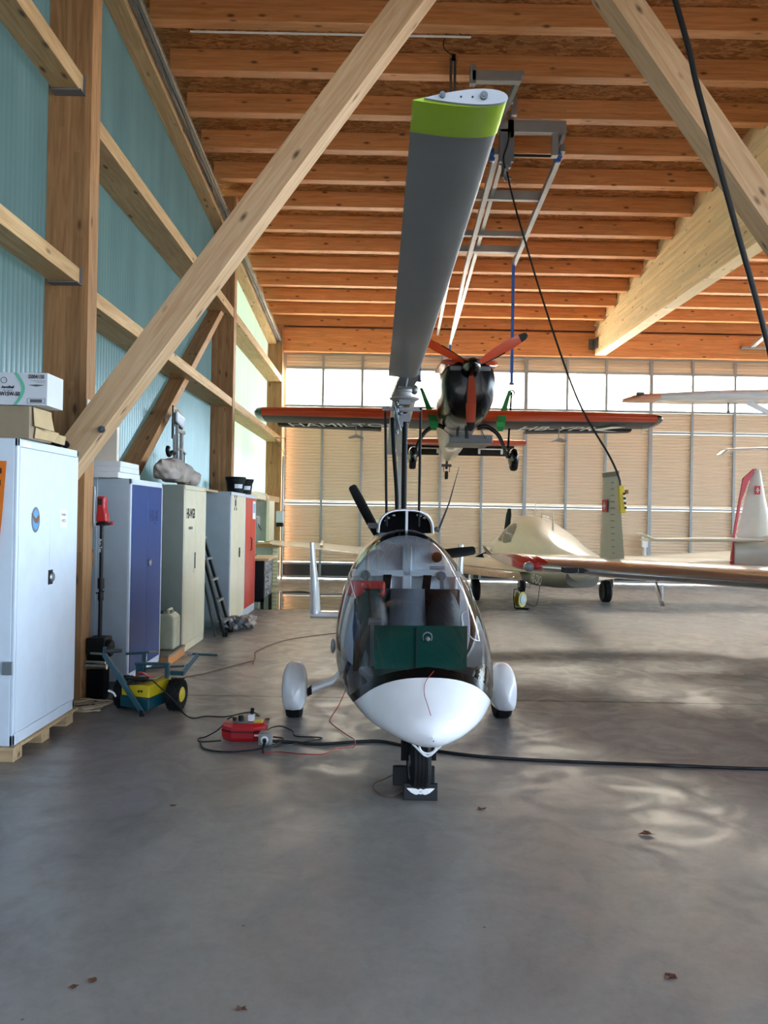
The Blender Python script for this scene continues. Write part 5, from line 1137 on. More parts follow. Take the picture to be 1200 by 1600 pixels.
b.prism([(-2.24, F_-.0003, 2.384), (-2.19, F_-.0003, 2.388), (-2.135, F_-.0003, 2.384), (-2.19, F_-.0003, 2.374)], (0, .0004, 0)); b.build('carton_print', M['inkg'], t)
t = thing('cardboard_box', 'open brown cardboard box with loose flaps on the near cabinet', 'box', (-2.45, 5.05, 2.046))
MB().box((-2.70, 4.87, 2.046), (-2.235, 5.20, 2.254)).build('box_body', M['card'], t, bev=.003)
MB().loft([[(-2.225, 4.90, 2.252), (-2.19, 5.08, 2.240)], [(-2.215, 4.90, 2.13), (-2.165, 5.08, 2.115)]], closed=False, caps=False).build('side_flap', M['cardl'], t, recalc=False)
MB().loft([[(-2.225, 4.94, 2.125), (-2.225, 5.30, 2.125)], [(-2.222, 4.92, 2.055), (-2.215, 5.2, 2.055)]], closed=False, caps=False).build('lower_flap', M['cardl'], t, recalc=False)
MB().loft([[(-2.225, 5.12, 2.12), (-2.26, 5.5, 2.12)], [(-2.24, 5.05, 2.06), (-2.27, 5.5, 2.06)]], closed=False, caps=False).build('loose_flap', M['cardl'], t, recalc=False)
b = MB().tube(smooth_pts([(-2.335, 5.22, 2.075), (-2.325, 5.32, 2.09), (-2.32, 5.42, 2.085), (-2.318, 5.50, 2.075), (-2.315, 5.58, 2.082), (-2.315, 5.66, 2.072)], 4), [.012, .02, .028, .03, .028, .026, .024, .03, .03, .026, .022, .024, .028, .03, .028, .024, .022, .026, .028, .024, .012], 10)
b.build('dark_gloves', M['dark'], label='bundle of black cloth lying along the top edge of the near cabinet', cat='cloth', smooth=60)
# polystyrene boxes on the blue cabinet
ww = [(-2.70, -2.34, 6.84, 7.46, 1.892, 1.945, 'white foam slab lowest on the blue cabinet, under two others'), (-2.66, -2.33, 6.86, 7.40, 1.946, 1.995, 'white foam slab in the middle of the stack on the blue cabinet'), (-2.62, -2.34, 6.9, 7.42, 1.996, 2.045, 'white foam slab topmost of the stack on the blue cabinet')]
for x0, x1, y0_, y1_, z0_, z1_, lb in ww:
    MB().box((x0, y0_, z0_), (x1, y1_, z1_)).build('foam_slab', M['sty'], bev=.006, label=lb, cat='foam slab', group='white foam slabs on the blue cabinet')
MB().box((-2.62, 6.96, 2.046), (-2.40, 7.02, 2.36)).build('pale_board', mat('pale_board', '#d9cfc0', .7), label='pale board leaning behind the timber brace on the white foam', cat='board')
# grey canvas bundle on beige cabinet
def blob(name, c, r_, m, seed, amp=.25, n=22, flat=True, **k):
    random.seed(seed); b = MB(); rings = []
    ph = [random.uniform(0, 6.3) for _ in range(12)]
    for i in range(n+1):
        th = math.pi*i/n; rr = []
        for j in range(2*n):
            a = 2*math.pi*j/(2*n)
            f = 1+amp*(.45*math.sin(3*a+ph[0]+2*th)+.35*math.sin(5*a+ph[1]-3*th)+.3*math.sin(9*a+ph[2]+5*th)+.25*math.sin(7*th+ph[3]+a)+.15*math.sin(17*a+ph[4]+4*th))*math.sin(th)
            z = -r_[2]*math.cos(th)*f
            rr.append((c[0]+r_[0]*max(math.sin(th), .001)**.8*math.cos(a)*f, c[1]+r_[1]*max(math.sin(th), .001)**.8*math.sin(a)*f, c[2]+(max(z, -r_[2]) if flat else z)))
        rings.append(rr)
    b.loft(rings); zm = min(p.z for p in b.v)
    for p in b.v: p.z = max(p.z, c[2]-r_[2]*.8)
    return b.build(name, m, smooth=70, **k)
t = thing('canvas_bundle', 'folded grey canvas bundle lying on top of the beige cabinet', 'canvas', (-2.36, 8.8, 1.91))
for nm_, c, rr_, s_ in (('canvas_roll', (-2.30, 8.30, 2.04), (.13, .36, .12), 3), ('canvas_fold', (-2.36, 8.85, 2.04), (.17, .42, .13), 9), ('canvas_fold', (-2.30, 9.15, 2.0), (.14, .25, .10), 14), ('canvas_fold', (-2.34, 8.65, 2.10), (.12, .3, .10), 22)):
    q = blob(nm_, c, rr_, M['tarp'], s_, .15); q.parent = t; q.location = q.location-Vector(t.location); ROOT[q.name] = ROOT[t.name]
# bike carrier standing behind
t = thing('folding_carrier', 'grey folding carrier frame with black clamps standing above the canvas bundle', 'carrier', (-2.45, 9.2, 1.91))
fb_ = lambda y, z: (-2.42, y, z)
MB().prism([(-2.44, 9.02, 2.78), (-2.44, 9.36, 2.74), (-2.44, 9.36, 2.60), (-2.44, 9.04, 2.65)], (.04, 0, 0)).build('lamp_board', M['cab'], t, bev=.02)
MB().prism([(-2.455, 8.95, 2.84), (-2.455, 9.05, 2.84), (-2.455, 9.38, 2.78), (-2.455, 9.38, 2.56), (-2.455, 9.0, 2.62), (-2.455, 9.0, 2.45), (-2.455, 8.95, 2.45)], (.02, 0, 0)).build('board_back', M['black'], t, bev=.008)
b = MB().bar(fb_(8.98, 1.95), fb_(8.96, 2.5), .03, .03).bar(fb_(9.10, 1.95), fb_(9.06, 2.62), .03, .03).bar(fb_(9.28, 1.95), fb_(9.27, 2.56), .07, .03, up=(1, 0, 0)); b.box((-2.44, 9.06, 2.54), (-2.40, 9.38, 2.58)); b.build('upright', M['alu'], t)
MB().tube(smooth_pts([fb_(9.10, 1.95), fb_(9.10, 2.30), fb_(9.14, 2.35), fb_(9.42, 2.32), fb_(9.45, 2.28), fb_(9.45, 2.10)], 5), .015, 8).build('tube_loop', M['alu'], t, smooth=50)
MB().tube(smooth_pts([fb_(8.96, 2.28), fb_(8.85, 2.28), fb_(8.74, 2.24), fb_(8.68, 2.29), fb_(8.70, 2.33)], 5), .025, 8).build('clamp_hook', M['black'], t, smooth=50)
MB().box((-2.44, 8.98, 2.08), (-2.40, 9.06, 2.24)).build('blue_knob', M['wheel'], t)
MB().box((-2.44, 9.42, 2.02), (-2.38, 9.62, 2.14)).box((-2.44, 9.5, 1.96), (-2.39, 9.6, 2.04)).ball((-2.42, 9.68, 1.98), (.02, .03, .03), 6).build('clamp_block', M['dgrey'], t)
# buckets on the grey cabinets
for y, x, lb in ((11.45, -2.17, 'black rubber bucket with white label on the grey cabinet'), (12.15, -2.17, 'black rubber bucket further back on the red-doored cabinet')):
    t = thing('bucket', lb, 'bucket', (x, y, 1.89), group='black buckets on the cabinets')
    b = MB().lathe([(.001, 1.892), (.115, 1.892), (.135, 2.06), (.15, 2.09), (.155, 2.125), (.15, 2.13), (.13, 2.08), (.108, 1.91), (.001, 1.90)], (x, y, 0), n=28); b.build('tub', M['rubber'], t, smooth=40)
    MB().box((x-.03, y-.195, 2.075), (x+.03, y-.13, 2.095)).build('lug_handle', M['rubber'], t, bev=.008); MB().box((x-.03, y+.13, 2.075), (x+.03, y+.195, 2.095)).build('lug_handle', M['rubber'], t, bev=.008)
    MB().loft([[(x+.126*math.sin(a), y-.126*math.cos(a), 1.96), (x+.133*math.sin(a), y-.133*math.cos(a), 2.02)] for a in [R(5+8*i) for i in range(8)]], closed=False, caps=False).build('label', M['cab'], t, recalc=False)
# shelf plank behind
MB().box((-2.7, 9.75, 1.87), (-2.25, 10.6, 1.90)).build('plank', W_PALE, label='pale plank bridging the beige and grey cabinets', cat='plank')

# jerrycan
t = thing('jerrycan', 'translucent jerrycan with green label between blue and beige cabinets', 'jerrycan', (-2.30, 8.33, .11))
b = MB().prism([(-2.41, 8.22, .12), (-2.19, 8.22, .12), (-2.19, 8.22, .46), (-2.24, 8.22, .50), (-2.38, 8.22, .50), (-2.41, 8.22, .47)], (0, .28, 0)); b.build('can_body', M['jerry'], t, bev=.025)
MB().tube([(-2.26, 8.27, .50), (-2.27, 8.27, .54), (-2.27, 8.42, .54), (-2.26, 8.44, .50)], .014, 8).build('carry_handle', M['jerry'], t)
MB().cyl((-2.35, 8.27, .50), (-2.35, 8.27, .53), .03, n=16).build('screw_cap', M['ink'], t)
MB().box((-2.41, 8.212, .16), (-2.34, 8.219, .42)).build('green_label', M['green'], t)
MB().box((-2.395, 8.208, .30), (-2.35, 8.2115, .36)).build('white_patch', M['paper'], t)
t = thing('low_plinth', 'low timber-edged platform under the jerrycan', 'platform', (-2.4, 8.3, 0))
MB().box((-2.62, 7.96, .0), (-2.17, 8.62, .085)).build('edge_board', mat('plinth_orange', '#c98a52', .6, noise=.15), t, bev=.004)
MB().box((-2.62, 7.95, .086), (-2.165, 8.63, .110)).build('top_board', mat('plinth_top', '#8a7f70', .7, noise=.15), t, bev=.003)

# stepladder leaning between beige and grey cabinets
t = thing('stepladder', 'black folding stepladder with silver treads leaning by the beige cabinet', 'ladder', (-2.05, 10.1, 0))
l0, l1 = Vector((-1.98, 10.10, 0)), Vector((-2.14, 10.10, 1.33))
for dy in (-.17, .17):
    MB().bar(l0+Vector((0, dy*1.15, 0)), Vector((-2.40, 10.1+dy*.8, 1.42)), .03, .065, up=(0, 1, 0)).build('stile', M['black'], t)
    MB().bar(Vector((-2.10, 10.1+dy*1.2, 0)), Vector((-2.43, 10.1+dy*.75, 1.38)), .022, .05, up=(0, 1, 0)).build('rear_leg', M['dgrey'], t)
    MB().box(l0+Vector((-.03, dy*1.15-.02, 0)), l0+Vector((.03, dy*1.15+.02, .05))).build('foot', M['rubber'], t)
for i in range(5):
    f = .14+.19*i; c = l0+(Vector((-2.40, 10.1, 1.42))-l0)*f
    MB().prism([(c.x-.04, c.y-.165, c.z), (c.x+.045, c.y-.165, c.z), (c.x+.045, c.y-.165, c.z-.03), (c.x-.04, c.y-.165, c.z-.015)], (0, .33, 0)).build('tread', M['alu'], t)
# floor bag
t = thing('cloth_bundle', 'crumpled dark bag and grey cloth on the floor at the ladder foot', 'bag', (-1.9, 10.6, 0))
for nm_, c, rr_, s_, mm in (('dark_bag', (-1.98, 10.50, .085), (.13, .22, .10), 5, 'grey'), ('grey_cloth', (-1.84, 10.72, .08), (.12, .20, .09), 8, 'tarp')):
    q = blob(nm_, c, rr_, M[mm], s_, .4); q.parent = t; q.location = q.location-Vector(t.location); ROOT[q.name] = ROOT[t.name]

# far left corner: workbench, drill press, electrical box, dispenser, plastered pier
t = thing('workbench', 'workbench with pale top and grey drawers beside the red cabinet', 'workbench', (-2.15, 13.4, 0))
MB().box((-2.62, 12.85, .80), (-1.86, 14.0, .84)).build('bench_top', W_PLY, t, bev=.004)
MB().box((-2.55, 12.95, .10), (-1.95, 13.02, .80)).build('end_panel', M['black'], t)
cab_ = MB().box((-2.55, 13.03, .15), (-1.96, 13.92, .79)).build('drawer_unit', M['grey'], t)
for y0_, y1_, z0_, z1_ in ((13.06, 13.45, .62, .76), (13.50, 13.89, .62, .76), (13.06, 13.45, .44, .56), (13.06, 13.45, .30, .42), (13.06, 13.45, .17, .28)):
    d_ = MB().box((-1.96, y0_, z0_), (-1.945, y1_, z1_)).build('drawer', mat('drawer_face', '#7d848c', .4), t, bev=.003)
    MB().ball((-1.93, (y0_+y1_)/2, (z0_+z1_)/2), (.02, .022, .02), 6).build('knob', M['chrome'], t, smooth=60).parent = d_
MB().box((-1.96, 13.50, .17), (-1.948, 13.89, .56)).build('bench_door', mat('drawer_face', '', 0), t, bev=.003)
for y in (12.98, 13.9): MB().box((-2.0, y-.03, 0), (-1.95, y+.03, .15)).build('bench_leg', M['black'], t)
t = thing('drill_press', 'grey pillar drill standing behind the workbench', 'drill press', (-2.35, 14.5, .85))
MB().cyl((-2.32, 13.55, .845), (-2.32, 13.55, 1.50), .03).build('drill_column', M['steel'], t)
MB().box((-2.42, 13.43, .84), (-2.2, 13.70, .87)).build('drill_base', M['dgrey'], t)
MB().box((-2.45, 13.35, 1.36), (-2.15, 13.75, 1.55)).build('drill_head', M['gshelf'], t, bev=.03)
MB().box((-2.44, 13.42, 1.07), (-2.17, 13.68, 1.10)).build('drill_table', M['steel'], t)
MB().cyl((-2.25, 13.5, 1.36), (-2.25, 13.5, 1.22), .022).tube([(-2.16, 13.5, 1.42), (-2.08, 13.42, 1.30)], .008, 6).build('chuck', M['dgrey'], t)
for x, z in ((-2.36, 1.62), (-2.28, 1.62)): MB().cyl((x, 13.55, z-.07), (x, 13.55, z), .04).build('pulley', M['dgrey'], t)
t = thing('electrical_cabinet', 'grey wall-mounted electrical cabinet with cream edge near the far corner', 'electrical box', (-2.4, 16.2, 1.3))
MB().box((-2.80, 15.9, 1.02), (-2.36, 16.6, 1.85)).build('case', M['stone'], t, bev=.005)
MB().box((-2.36, 15.86, 1.02), (-2.30, 16.62, 1.86)).build('case_door', M['beige'], t, bev=.005)
b = MB()
for i in range(3): b.tube(smooth_pts([(-2.5+.05*i, 16.1+.1*i, 1.86), (-2.5+.05*i, 16.1+.1*i, 1.95), (-2.56+.02*i, 16.3+.1*i, 2.03), (-2.75, 16.4, 2.06)], 4), .012, 6)
b.build('feed_cable', M['paper'], t)
MB().box((-2.455, 12.85, 1.88), (-2.40, 15.9, 1.99)).build('cable_duct', M['beige'], label='cream cable duct along the wall above the workbench', cat='duct')
MB().box((-2.8, 12.9, 1.50), (-2.55, 14.1, 1.53)).build('tool_shelf', M['paper'], label='narrow white tool shelf on the wall above the drill', cat='shelf')
for i in range(6):
    y = 13.0+.16*i; t = thing('hand_tool', 'hand tool hanging under the white wall shelf above the workbench', 'tool', (-2.6, y, 1.2), group='tools hung above the workbench')
    MB().cyl((-2.58, y, 1.36), (-2.58, y, 1.48), .014, n=8).build('grip', M['redp'] if i % 2 else M['dark'], t); MB().box((-2.585, y-.006, 1.16), (-2.575, y+.006, 1.36)).build('shaft', M['steel'], t)
t = thing('paper_dispenser', 'white and black dispenser on the corner column', 'dispenser', (-2.36, 18.3, 1.3))
MB().box((-2.50, 18.35, 1.38), (-2.33, 18.6, 1.66)).build('housing', M['cartonw'], t, bev=.02)
MB().box((-2.50, 18.36, 1.28), (-2.345, 18.59, 1.38)).build('outlet', M['black'], t, bev=.02)
t = thing('plastered_pier', 'low plastered pier with striped edge and wooden cap in the far left corner', 'pier', (-2.45, 17.1, 0))
MB().box((-2.80, 16.9, 0), (-2.36, 17.8, .85)).build('pier_body', M['stone'], t)
MB().box((-2.80, 16.86, .85), (-2.22, 17.9, .93)).build('cap_board', W_COL, t)
b = MB(); MB().box((-2.36, 16.92, 0), (-2.25, 17.3, .85)).build('striped_edge', M['brownp'], t)
for i in range(10): b.box((-2.36, 16.915, .03+.083*i), (-2.249, 17.3, .065+.083*i))
b.build('pale_stripes', M['cream'], t)
MB().cyl((-2.2, 14.2, 0.0), (-2.2, 14.2, .42), .035, n=14).build('white_pipe', M['cartonw'], label='short white pipe standing on the floor behind the workbench', cat='pipe', smooth=40)
MB().cyl((-2.40, 18.76, .0), (-2.40, 18.76, 3), .025).build('downpipe', M['alu'], label='grey downpipe in the far left corner', cat='pipe')
# small bracket at far column
t = thing('aerial_bracket', 'thin wire bracket on the far rail near the orange wing tip', 'bracket', (-2.4, 17.6, 3.2))
MB().tube([(-2.45, 17.6, 3.33), (-2.22, 17.6, 3.33), (-2.22, 17.6, 2.95), (-2.45, 17.6, 3.3)], .012, 6).build('wire_triangle', M['dgrey'], t)

# ================================================================== SWEEPER (red head, black shaft)
t = thing('power_sweeper', 'red and black cordless sweeper leaning against the column', 'sweeper', (-2.36, 6.52, .3))
MB().cyl((-2.375, 6.56, .45), (-2.39, 6.60, 1.52), .017, n=12).build('shaft', M['black'], t, smooth=40)
MB().cyl((-2.38, 6.575, .93), (-2.383, 6.58, 1.02), .028, n=12).cyl((-2.38, 6.575, .83), (-2.383, 6.58, .90), .024, n=12).bar((-2.42, 6.57, .89), (-2.35, 6.57, .91), .012, .012).build('shaft_clamp', M['black'], t, smooth=40)
b = MB().prism([(-2.43, 6.56, 1.50), (-2.34, 6.56, 1.50), (-2.345, 6.56, 1.57), (-2.36, 6.56, 1.62), (-2.36, 6.56, 1.72), (-2.425, 6.56, 1.72), (-2.425, 6.56, 1.62)], (0, .09, 0)); b.build('motor_head', M['redp'], t, bev=.012)
MB().box((-2.41, 6.552, 1.645), (-2.378, 6.56, 1.70)).build('battery_slot', M['ink'], t)
MB().prism([(-2.435, 6.555, 1.47), (-2.335, 6.555, 1.47), (-2.35, 6.555, 1.50), (-2.42, 6.555, 1.50)], (0, .10, 0)).build('head_collar', M['black'], t, bev=.006)
MB().bar((-2.37, 6.54, 1.47), (-2.28, 6.5, 1.49), .014, .014).build('trigger_bar', M['dgrey'], t)
MB().ball((-2.275, 6.5, 1.492), (.02, .015, .015), 6).build('trigger_knob', M['redp'], t, smooth=60)
MB().tube(smooth_pts([(-2.40, 6.55, 1.46), (-2.432, 6.54, 1.48), (-2.436, 6.54, 1.60), (-2.434, 6.54, 1.72), (-2.438, 6.54, 1.80)], 6), .008, 6).build('bent_bracket', M['alu'], t, smooth=50)
MB().box((-2.44, 6.42, .39), (-2.28, 6.60, .53)).cyl((-2.28, 6.48, .44), (-2.24, 6.48, .44), .07, n=20).build('roller_housing', M['black'], t, bev=.01)
MB().cyl((-2.44, 6.40, .34), (-2.26, 6.38, .34), .012, n=10).cyl((-2.44, 6.42, .30), (-2.26, 6.42, .30), .03, n=10).build('guide_bar', M['chrome'], t, smooth=50)
MB().box((-2.44, 6.44, 0), (-2.30, 6.60, .39)).build('lower_guard', M['dark'], t, bev=.01)
text('Acc-Tec', t, (-2.386, 6.558, 1.30), (0, 0, -1), (1, 0, 0), .035, M['paper'], 'shaft_lettering')

# ================================================================== TUG (teal frame, yellow battery box)
t = thing('electric_tug', 'teal and yellow two-wheeled electric aircraft tug with raised handlebars', 'tug', (-1.83, 6.25, 0))
for x, yw in ((-2.06, 6.28), (-1.625, 6.22)):
    tyre(MB(), Vector((x, yw, .125)), .125, .11, axis=(1, -.12, 0), gro=1, n=30).build('wheel', M['rubber'], t, smooth=50)
    b = MB()
    for k_ in range(26):
        a = 2*math.pi*k_/26
        for dx in (-.035, 0, .035):
            cc = Vector((x+dx+(.008 if k_ % 2 else -.008), yw, .125)); d = Vector((0, math.cos(a), math.sin(a)))
            b.bar(cc+d*.120, cc+d*.129, .022, .016, up=(1, 0, 0))
    b.build('tread_block', M['rubber'], t)['kind'] = 'stuff'
    MB().lathe([(.001, -.060), (.045, -.056), (.062, -.045), (.062, .045), (.045, .056), (.001, .060)], (x, yw, .125), (1, -.12, 0), 20).build('rim', M['tyrey'], t, smooth=40)
b = MB().prism([(-2.04, 6.10, .05), (-1.79, 6.02, .04), (-1.69, 6.24, .06), (-1.72, 6.44, .06), (-2.02, 6.44, .06)], (0, 0, .09)); b.build('chassis', M['teal'], t, bev=.008)
b = MB().prism([(-2.03, 6.10, .14), (-1.79, 6.03, .132), (-1.695, 6.25, .15), (-1.73, 6.44, .15), (-2.0, 6.44, .15)], (0, 0, .095)); b.build('battery_cover', M['yellow'], t, bev=.008)
MB().box((-1.95, 6.2, .246), (-1.78, 6.4, .258)).build('cover_plate', mat('plate_tan', '#b0a890', .6), t)
for xx in (-1.875, -1.853): MB().cyl((xx, 6.052, .185), (xx, 6.038, .183), .008, n=12).build('socket', M['ink'], t)
MB().bar((-1.825, 6.0, .02), (-2.145, 6.03, .47), .04, .022, up=(0, 1, 0)).bar((-2.145, 6.03, .46), (-2.14, 6.03, .53), .03, .02, up=(0, 1, 0)).bar((-2.03, 6.02, .33), (-1.97, 6.02, .24), .03, .03).build('left_arm', M['teal'], t, bev=.003)
MB().tube([(-2.13, 6.0, .503), (-2.06, 6.0, .505), (-2.0, 6.0, .51)], [.014, .017, .015], 10).build('hand_grip', M['dgrey'], t, smooth=50)
MB().tube([(-2.27, 6.08, .468), (-2.13, 6.03, .472)], .010, 10).build('pull_bar', M['chrome'], t, smooth=50)
MB().cyl((-1.835, 6.0, 0), (-1.835, 6.0, .05), .018, n=12).build('foot_stub', M['rubber'], t)
MB().tube(smooth_pts([(-2.04, 6.0, .15), (-2.06, 6.0, .18), (-2.10, 6.0, .195)], 5), .008, 8).build('white_lever', M['paper'], t, smooth=50)
b = MB().prism([(-1.985, 6.3, .25), (-1.92, 6.3, .25), (-1.92, 6.3, .34), (-1.985, 6.3, .365)], (0, .02, 0)).bar((-1.985, 6.29, .352), (-1.71, 6.29, .355), .03, .022).box((-1.735, 6.26, .2), (-1.705, 6.32, .367)); b.build('yoke_frame', M['teal'], t, bev=.004)
b = MB().bar((-1.93, 6.36, .30), (-1.60, 6.36, .325), .014, .014).bar((-1.71, 6.35, .27), (-1.60, 6.35, .268), .03, .035).bar((-1.612, 6.36, .262), (-1.50, 6.40, .415), .032, .024, up=(0, 1, 0)).bar((-1.595, 6.38, .32), (-1.50, 6.4, .40), .012, .012); b.build('right_arm', M['teal'], t, bev=.002)
MB().tube([(-1.545, 6.40, .418), (-1.34, 6.40, .412)], .010, 10).build('handlebar', M['teal'], t, smooth=50)
MB().tube([(-1.59, 6.40, .419), (-1.545, 6.40, .418)], .015, 10).build('grey_grip', M['gshelf'], t, smooth=50)
b = MB().tube([(-2.13, 6.5, .392), (-1.92, 6.5, .408)], .011, 10).bar((-1.975, 6.5, .25), (-1.975, 6.5, .40), .03, .02); b.build('middle_bar', M['teal'], t, smooth=50)
MB().tube([(-1.935, 6.5, .408), (-1.86, 6.5, .415)], .014, 10).build('grey_grip', M['gshelf'], t, smooth=50)
MB().cyl((-1.955, 6.48, .26), (-1.95, 6.48, .405), .006, n=8).build('chrome_post', M['chrome'], t)
MB().tube(smooth_pts([(-1.94, 6.18, .27), (-1.90, 6.16, .31), (-1.84, 6.18, .275), (-1.80, 6.2, .265)], 5), .007, 6).build('red_clip', M['redp'], t)
o = MB().box((-2.01, 6.10, .245), (-1.83, 6.17, .275)); o.build('battery_charger', M['black'], bev=.01, label='black charger unit lying on the yellow tug cover', cat='charger')
b = MB(); random.seed(4)
cp = [(-2.0+random.uniform(-.04, .26), 6.06+random.uniform(-.02, .07), .315+random.uniform(0, .02)) for _ in range(16)]
# black lead from tug to the red booster
def cord(name, pts, r_, m, lab, k=8, cat='cable'):
    return MB().tube(smooth_pts(pts, k), r_, 6).build(name, m, label=lab, cat=cat, smooth=60)
cord('charger_cable', [(-2.0, 6.08, .26), (-2.02, 6.05, .25), (-1.98, 6.03, .24), (-1.86, 6.02, .25), (-1.80, 6.10, .26), (-1.72, 6.06, .22), (-1.60, 6.04, .12), (-1.50, 5.98, .03), (-1.42, 5.94, .008), (-1.34, 6.0, .008), (-1.18, 6.0, .008), (-1.06, 6.07, .02), (-.98, 6.06, .03), (-.90, 5.88, .05), (-.89, 5.62, .12), (-.892, 5.50, .16)], .0055, M['cable'], 'thin black cable from the yellow tug to the red cable box')
cord('tangled_lead', [(-2.03, 6.06, .25), (-1.99, 6.04, .245), (-1.95, 6.06, .26), (-2.02, 6.04, .245), (-1.93, 6.04, .25), (-1.88, 6.05, .25), (-1.96, 6.05, .27)], .004, M['cable'], 'tangle of thin black lead on the yellow tug cover')
# ================================================================== RED CABLE BOX
t = thing('cable_box', 'red octagonal cable box with plugs on the floor left of the gyroplane', 'cable box', (-.935, 5.46, 0))
def octo(z, s_): return [(-.94+s_*.155*px, 5.47+s_*.10*py, z) for px, py in ((-1, -.45), (-.5, -1), (.5, -1), (1, -.45), (1, .45), (.5, 1), (-.5, 1), (-1, .45))]
MB().loft([octo(0, .93), octo(.025, 1), octo(.055, 1.0), octo(.10, 1.0), octo(.122, .86)]).build('case', M['redp'], t, bev=.006)
MB().loft([octo(.062, 1.012), octo(.075, 1.012)], caps=False).build('seam', mat('dark_red', '#5c0a10', .4), t)
MB().box((-.885, 5.374, .040), (-.82, 5.378, .052)).build('maker_plate', M['paper'], t)
MB().lathe([(.001, .12), (.06, .122), (.06, .128), (.001, .13)], (-.96, 5.46, 0), n=24).build('top_disc', M['grey'], t)
MB().box((-.87, 5.42, .121), (-.81, 5.5, .126)).build('yellow_sticker', M['yellow'], t)
b = MB().box((-.915, 5.44, .125), (-.87, 5.49, .17)).build('white_plug', M['paper'], t, bev=.006)
MB().cyl((-.965, 5.45, .128), (-.965, 5.45, .165), .018, n=12).cyl((-1.01, 5.45, .128), (-1.01, 5.45, .15), .013, n=12).cyl((-.892, 5.47, .17), (-.892, 5.50, .20), .014, n=10).build('black_plug', M['black'], t)
cord('cable_loop', [(-1.0, 5.44, .15), (-1.06, 5.5, .13), (-1.13, 5.5, .05), (-1.21, 5.45, .01), (-1.25, 5.40, .01), (-1.22, 5.33, .01), (-1.10, 5.32, .02), (-1.08, 5.33, .02)], .005, M['cable'], 'black cable loop left of the red cable box')
cord('cable_loop', [(-1.23, 5.36, .008), (-1.16, 5.18, .008), (-1.0, 5.12, .008), (-.82, 5.16, .012), (-.69, 5.3, .012), (-.66, 5.42, .012), (-.72, 5.46, .012), (-.80, 5.45, .02)], .006, M['cable'], 'black cable sweeping round the front of the red cable box')
cord('cable_loop', [(-.76, 5.42, .01), (-.80, 5.6, .02), (-.72, 5.68, .03), (-.62, 5.63, .01), (-.58, 5.5, .01), (-.42, 5.48, .01), (-.40, 5.44, .01), (-.55, 5.33, .01), (-.70, 5.22, .01)], .005, M['cable'], 'thin black cable zigzag right of the red cable box')
t = thing('socket_block', 'grey socket block with black plug beside the red cable box', 'socket', (-.77, 5.33, 0))
MB().box((-.815, 5.28, 0), (-.725, 5.38, .085)).build('block', M['gshelf'], t, bev=.008)
MB().cyl((-.77, 5.28, .045), (-.77, 5.272, .045), .026, n=18).build('socket_face', M['paper'], t)
MB().cyl((-.77, 5.272, .045), (-.765, 5.25, .04), .014, n=12).build('plug_pin', M['ink'], t)
cord('plug_lead', [(-.765, 5.25, .04), (-.765, 5.20, .02), (-.76, 5.15, .015), (-.75, 5.10, .012)], .009, M['cable'], 'short black connector in front of the socket block')
cord('red_lead', [(-.75, 5.10, .01), (-.66, 5.14, .008), (-.50, 5.10, .008), (-.36, 5.10, .008), (-.28, 5.22, .008), (-.20, 5.26, .008), (-.155, 5.27, .01), (-.155, 5.36, .03), (-.22, 5.55, .012), (-.35, 5.85, .012), (-.36, 5.98, .02), (-.30, 6.1, .10), (-.23, 6.1, .30), (-.25, 6.1, .50), (-.22, 6.05, .62), (-.24, 6.0, .72), (-.20, 6.02, .88)], .004, M['redc'], 'thin red and black charging lead from the floor up to the gyroplane')
cord('floor_cable', [(-.80, 5.34, .02), (-.62, 5.36, .01), (-.4, 5.32, .01), (-.1, 5.4, .01), (.05, 5.40, .01), (.25, 5.28, .01), (.7, 5.1, .01), (1.3, 5.02, .01), (1.9, 4.98, .01), (2.5, 4.94, .01), (3.2, 4.95, .01), (4.5, 5.05, .01)], .011, M['cable'], 'black power cable lying across the floor behind the nose wheel')
cord('brown_cable', [(-2.05, 6.9, .008), (-1.85, 7.4, .008), (-1.7, 7.6, .008), (-1.5, 8.0, .008), (-1.35, 8.25, .008), (-1.32, 8.1, .008), (-1.36, 8.5, .008), (-1.40, 8.9, .008), (-1.2, 9.6, .008), (-.9, 10.0, .008), (-.5, 10.35, .008), (-.1, 10.5, .008), (.8, 11.4, .008), (1.6, 12.4, .008), (2.5, 13.1, .008)], .006, M['browncab'], 'long thin brown cable winding over the floor to the cable reel')
random.seed(11); pts = []
for i in range(46):
    a = i*.75; rr_ = .14+.05*math.sin(i*1.7); pts.append((-2.42+rr_*1.3*math.cos(a)+.04*math.sin(i*2.1), 6.20+rr_*1.1*math.sin(a)+.05*math.cos(i*1.3), .01+.0007*i))
cord('rope_coil', pts, .006, M['beigec'], 'loose beige cable coil on the floor by the near cabinet', k=5, cat='cable')
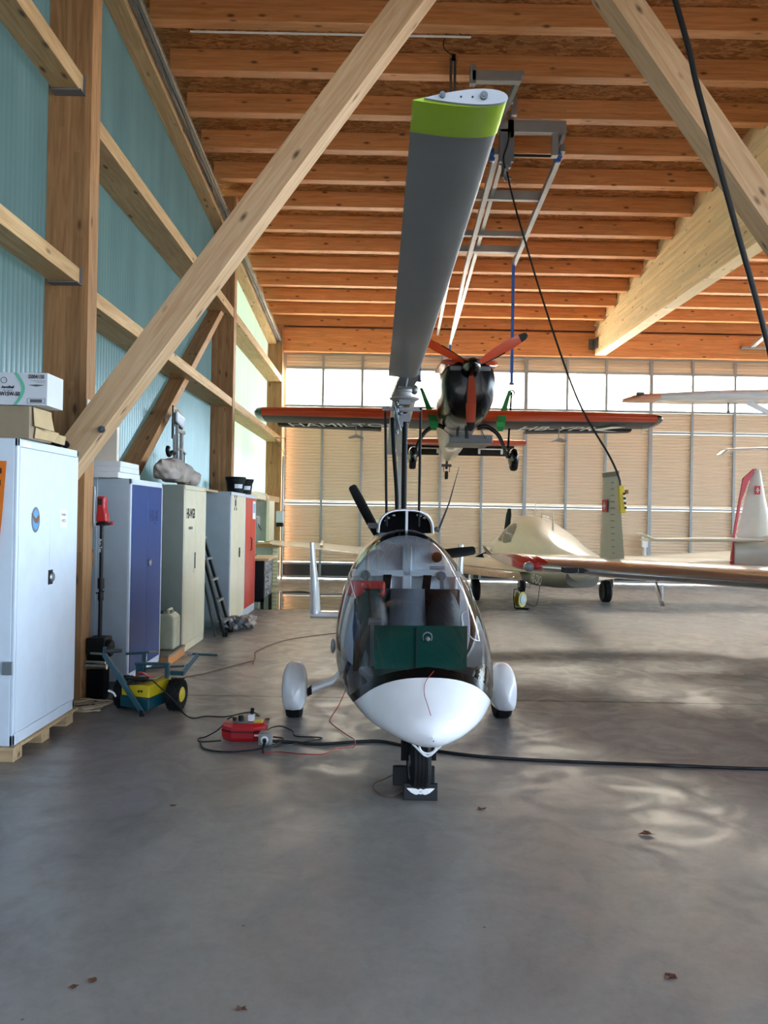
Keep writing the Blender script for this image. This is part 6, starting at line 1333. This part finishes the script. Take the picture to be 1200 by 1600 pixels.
# reel behind
t = thing('cable_reel', 'small yellow cable reel on the floor under the far wings', 'cable reel', (2.47, 13.45, 0))
MB().lathe([(.02, -.05), (.13, -.05), (.135, -.045), (.135, -.035), (.05, -.03), (.05, .03), (.135, .035), (.135, .05), (.02, .05)], (2.47, 13.45, .17), (.75, -.65, 0), 24).build('spool', mat('reel_yellow', '#9a8a1e', .5), t, smooth=40)
MB().lathe([(.001, .052), (.09, .052), (.09, .058), (.001, .06)], (2.47, 13.45, .17), (.75, -.65, 0), 20).build('socket_plate', M['steel'], t)
b = MB().tube([(2.38, 13.5, .012), (2.36, 13.5, .2), (2.37, 13.5, .34), (2.50, 13.5, .34)], .01, 6).tube([(2.38, 13.5, .012), (2.62, 13.4, .012), (2.58, 13.3, .012), (2.38, 13.4, .012)], .01, 6); b.build('stand', M['black'], t)
cord('reel_cable', [(2.55, 13.4, .12), (2.75, 13.5, .05), (2.85, 13.7, .3), (3.0, 14.3, .62)], .006, M['cable'], 'thin cable rising from the yellow reel to the cream aircraft')
# puddle
b = MB(); P = [(-2.3, 13.0), (-1.8, 12.75), (-1.2, 12.9), (-.8, 12.3), (-.2, 12.5), (.3, 13.2), (.2, 14.3), (-.4, 15.6), (-1.2, 15.4), (-1.6, 15.9), (-2.2, 15.5), (-2.5, 14.6), (-2.3, 13.9)]
P = smooth_pts([(p[0], p[1], .0) for p in P+[P[0]]], 5)[:-1]
b.prism([(p.x, p.y, .0005) for p in P], (0, 0, .0015)); b.build('puddle', PUD, kind='stuff', label='shallow shiny water film on the floor in the far left', cat='water')
# dry leaves and specks on the floor
random.seed(21)
for (x, y), s_, lb in (((1.38, 3.9), .045, 'curled brown leaf on the floor at the right, largest of the leaves'), ((.58, 4.2), .035, 'grey crumpled leaf on the floor right of the wheel chock'), ((-.42, 2.48), .022, 'small brown leaf at the bottom of the floor, left of centre'), ((-.95, 2.62), .022, 'small dark leaf low left on the floor, upper of two'), ((-1.0, 2.58), .020, 'small dark leaf low left on the floor, lower of two'), ((-1.1, 4.18), .026, 'small dark leaf on the floor left of the wheel chock'), ((-.85, 5.95), .03, 'dark leaf fragment between tug and red cable box'), ((1.04, 2.69), .03, 'dark leaf at the lower right of the floor')):
    b = MB(); n = 9; a0 = random.uniform(0, 6)
    ring_ = [(x+s_*(.6+.4*(k_ % 2))*math.cos(a0+2*math.pi*k_/n), y+s_*(.6+.4*(k_ % 2))*math.sin(a0+2*math.pi*k_/n)*.7, .002+random.uniform(0, .35)*s_) for k_ in range(n)]
    b.loft([ring_, [(x, y, .002)]*n], caps=False).build('dry_leaf', M['leaf'], label=lb, cat='leaf', group='dry leaves on the floor', recalc=False)
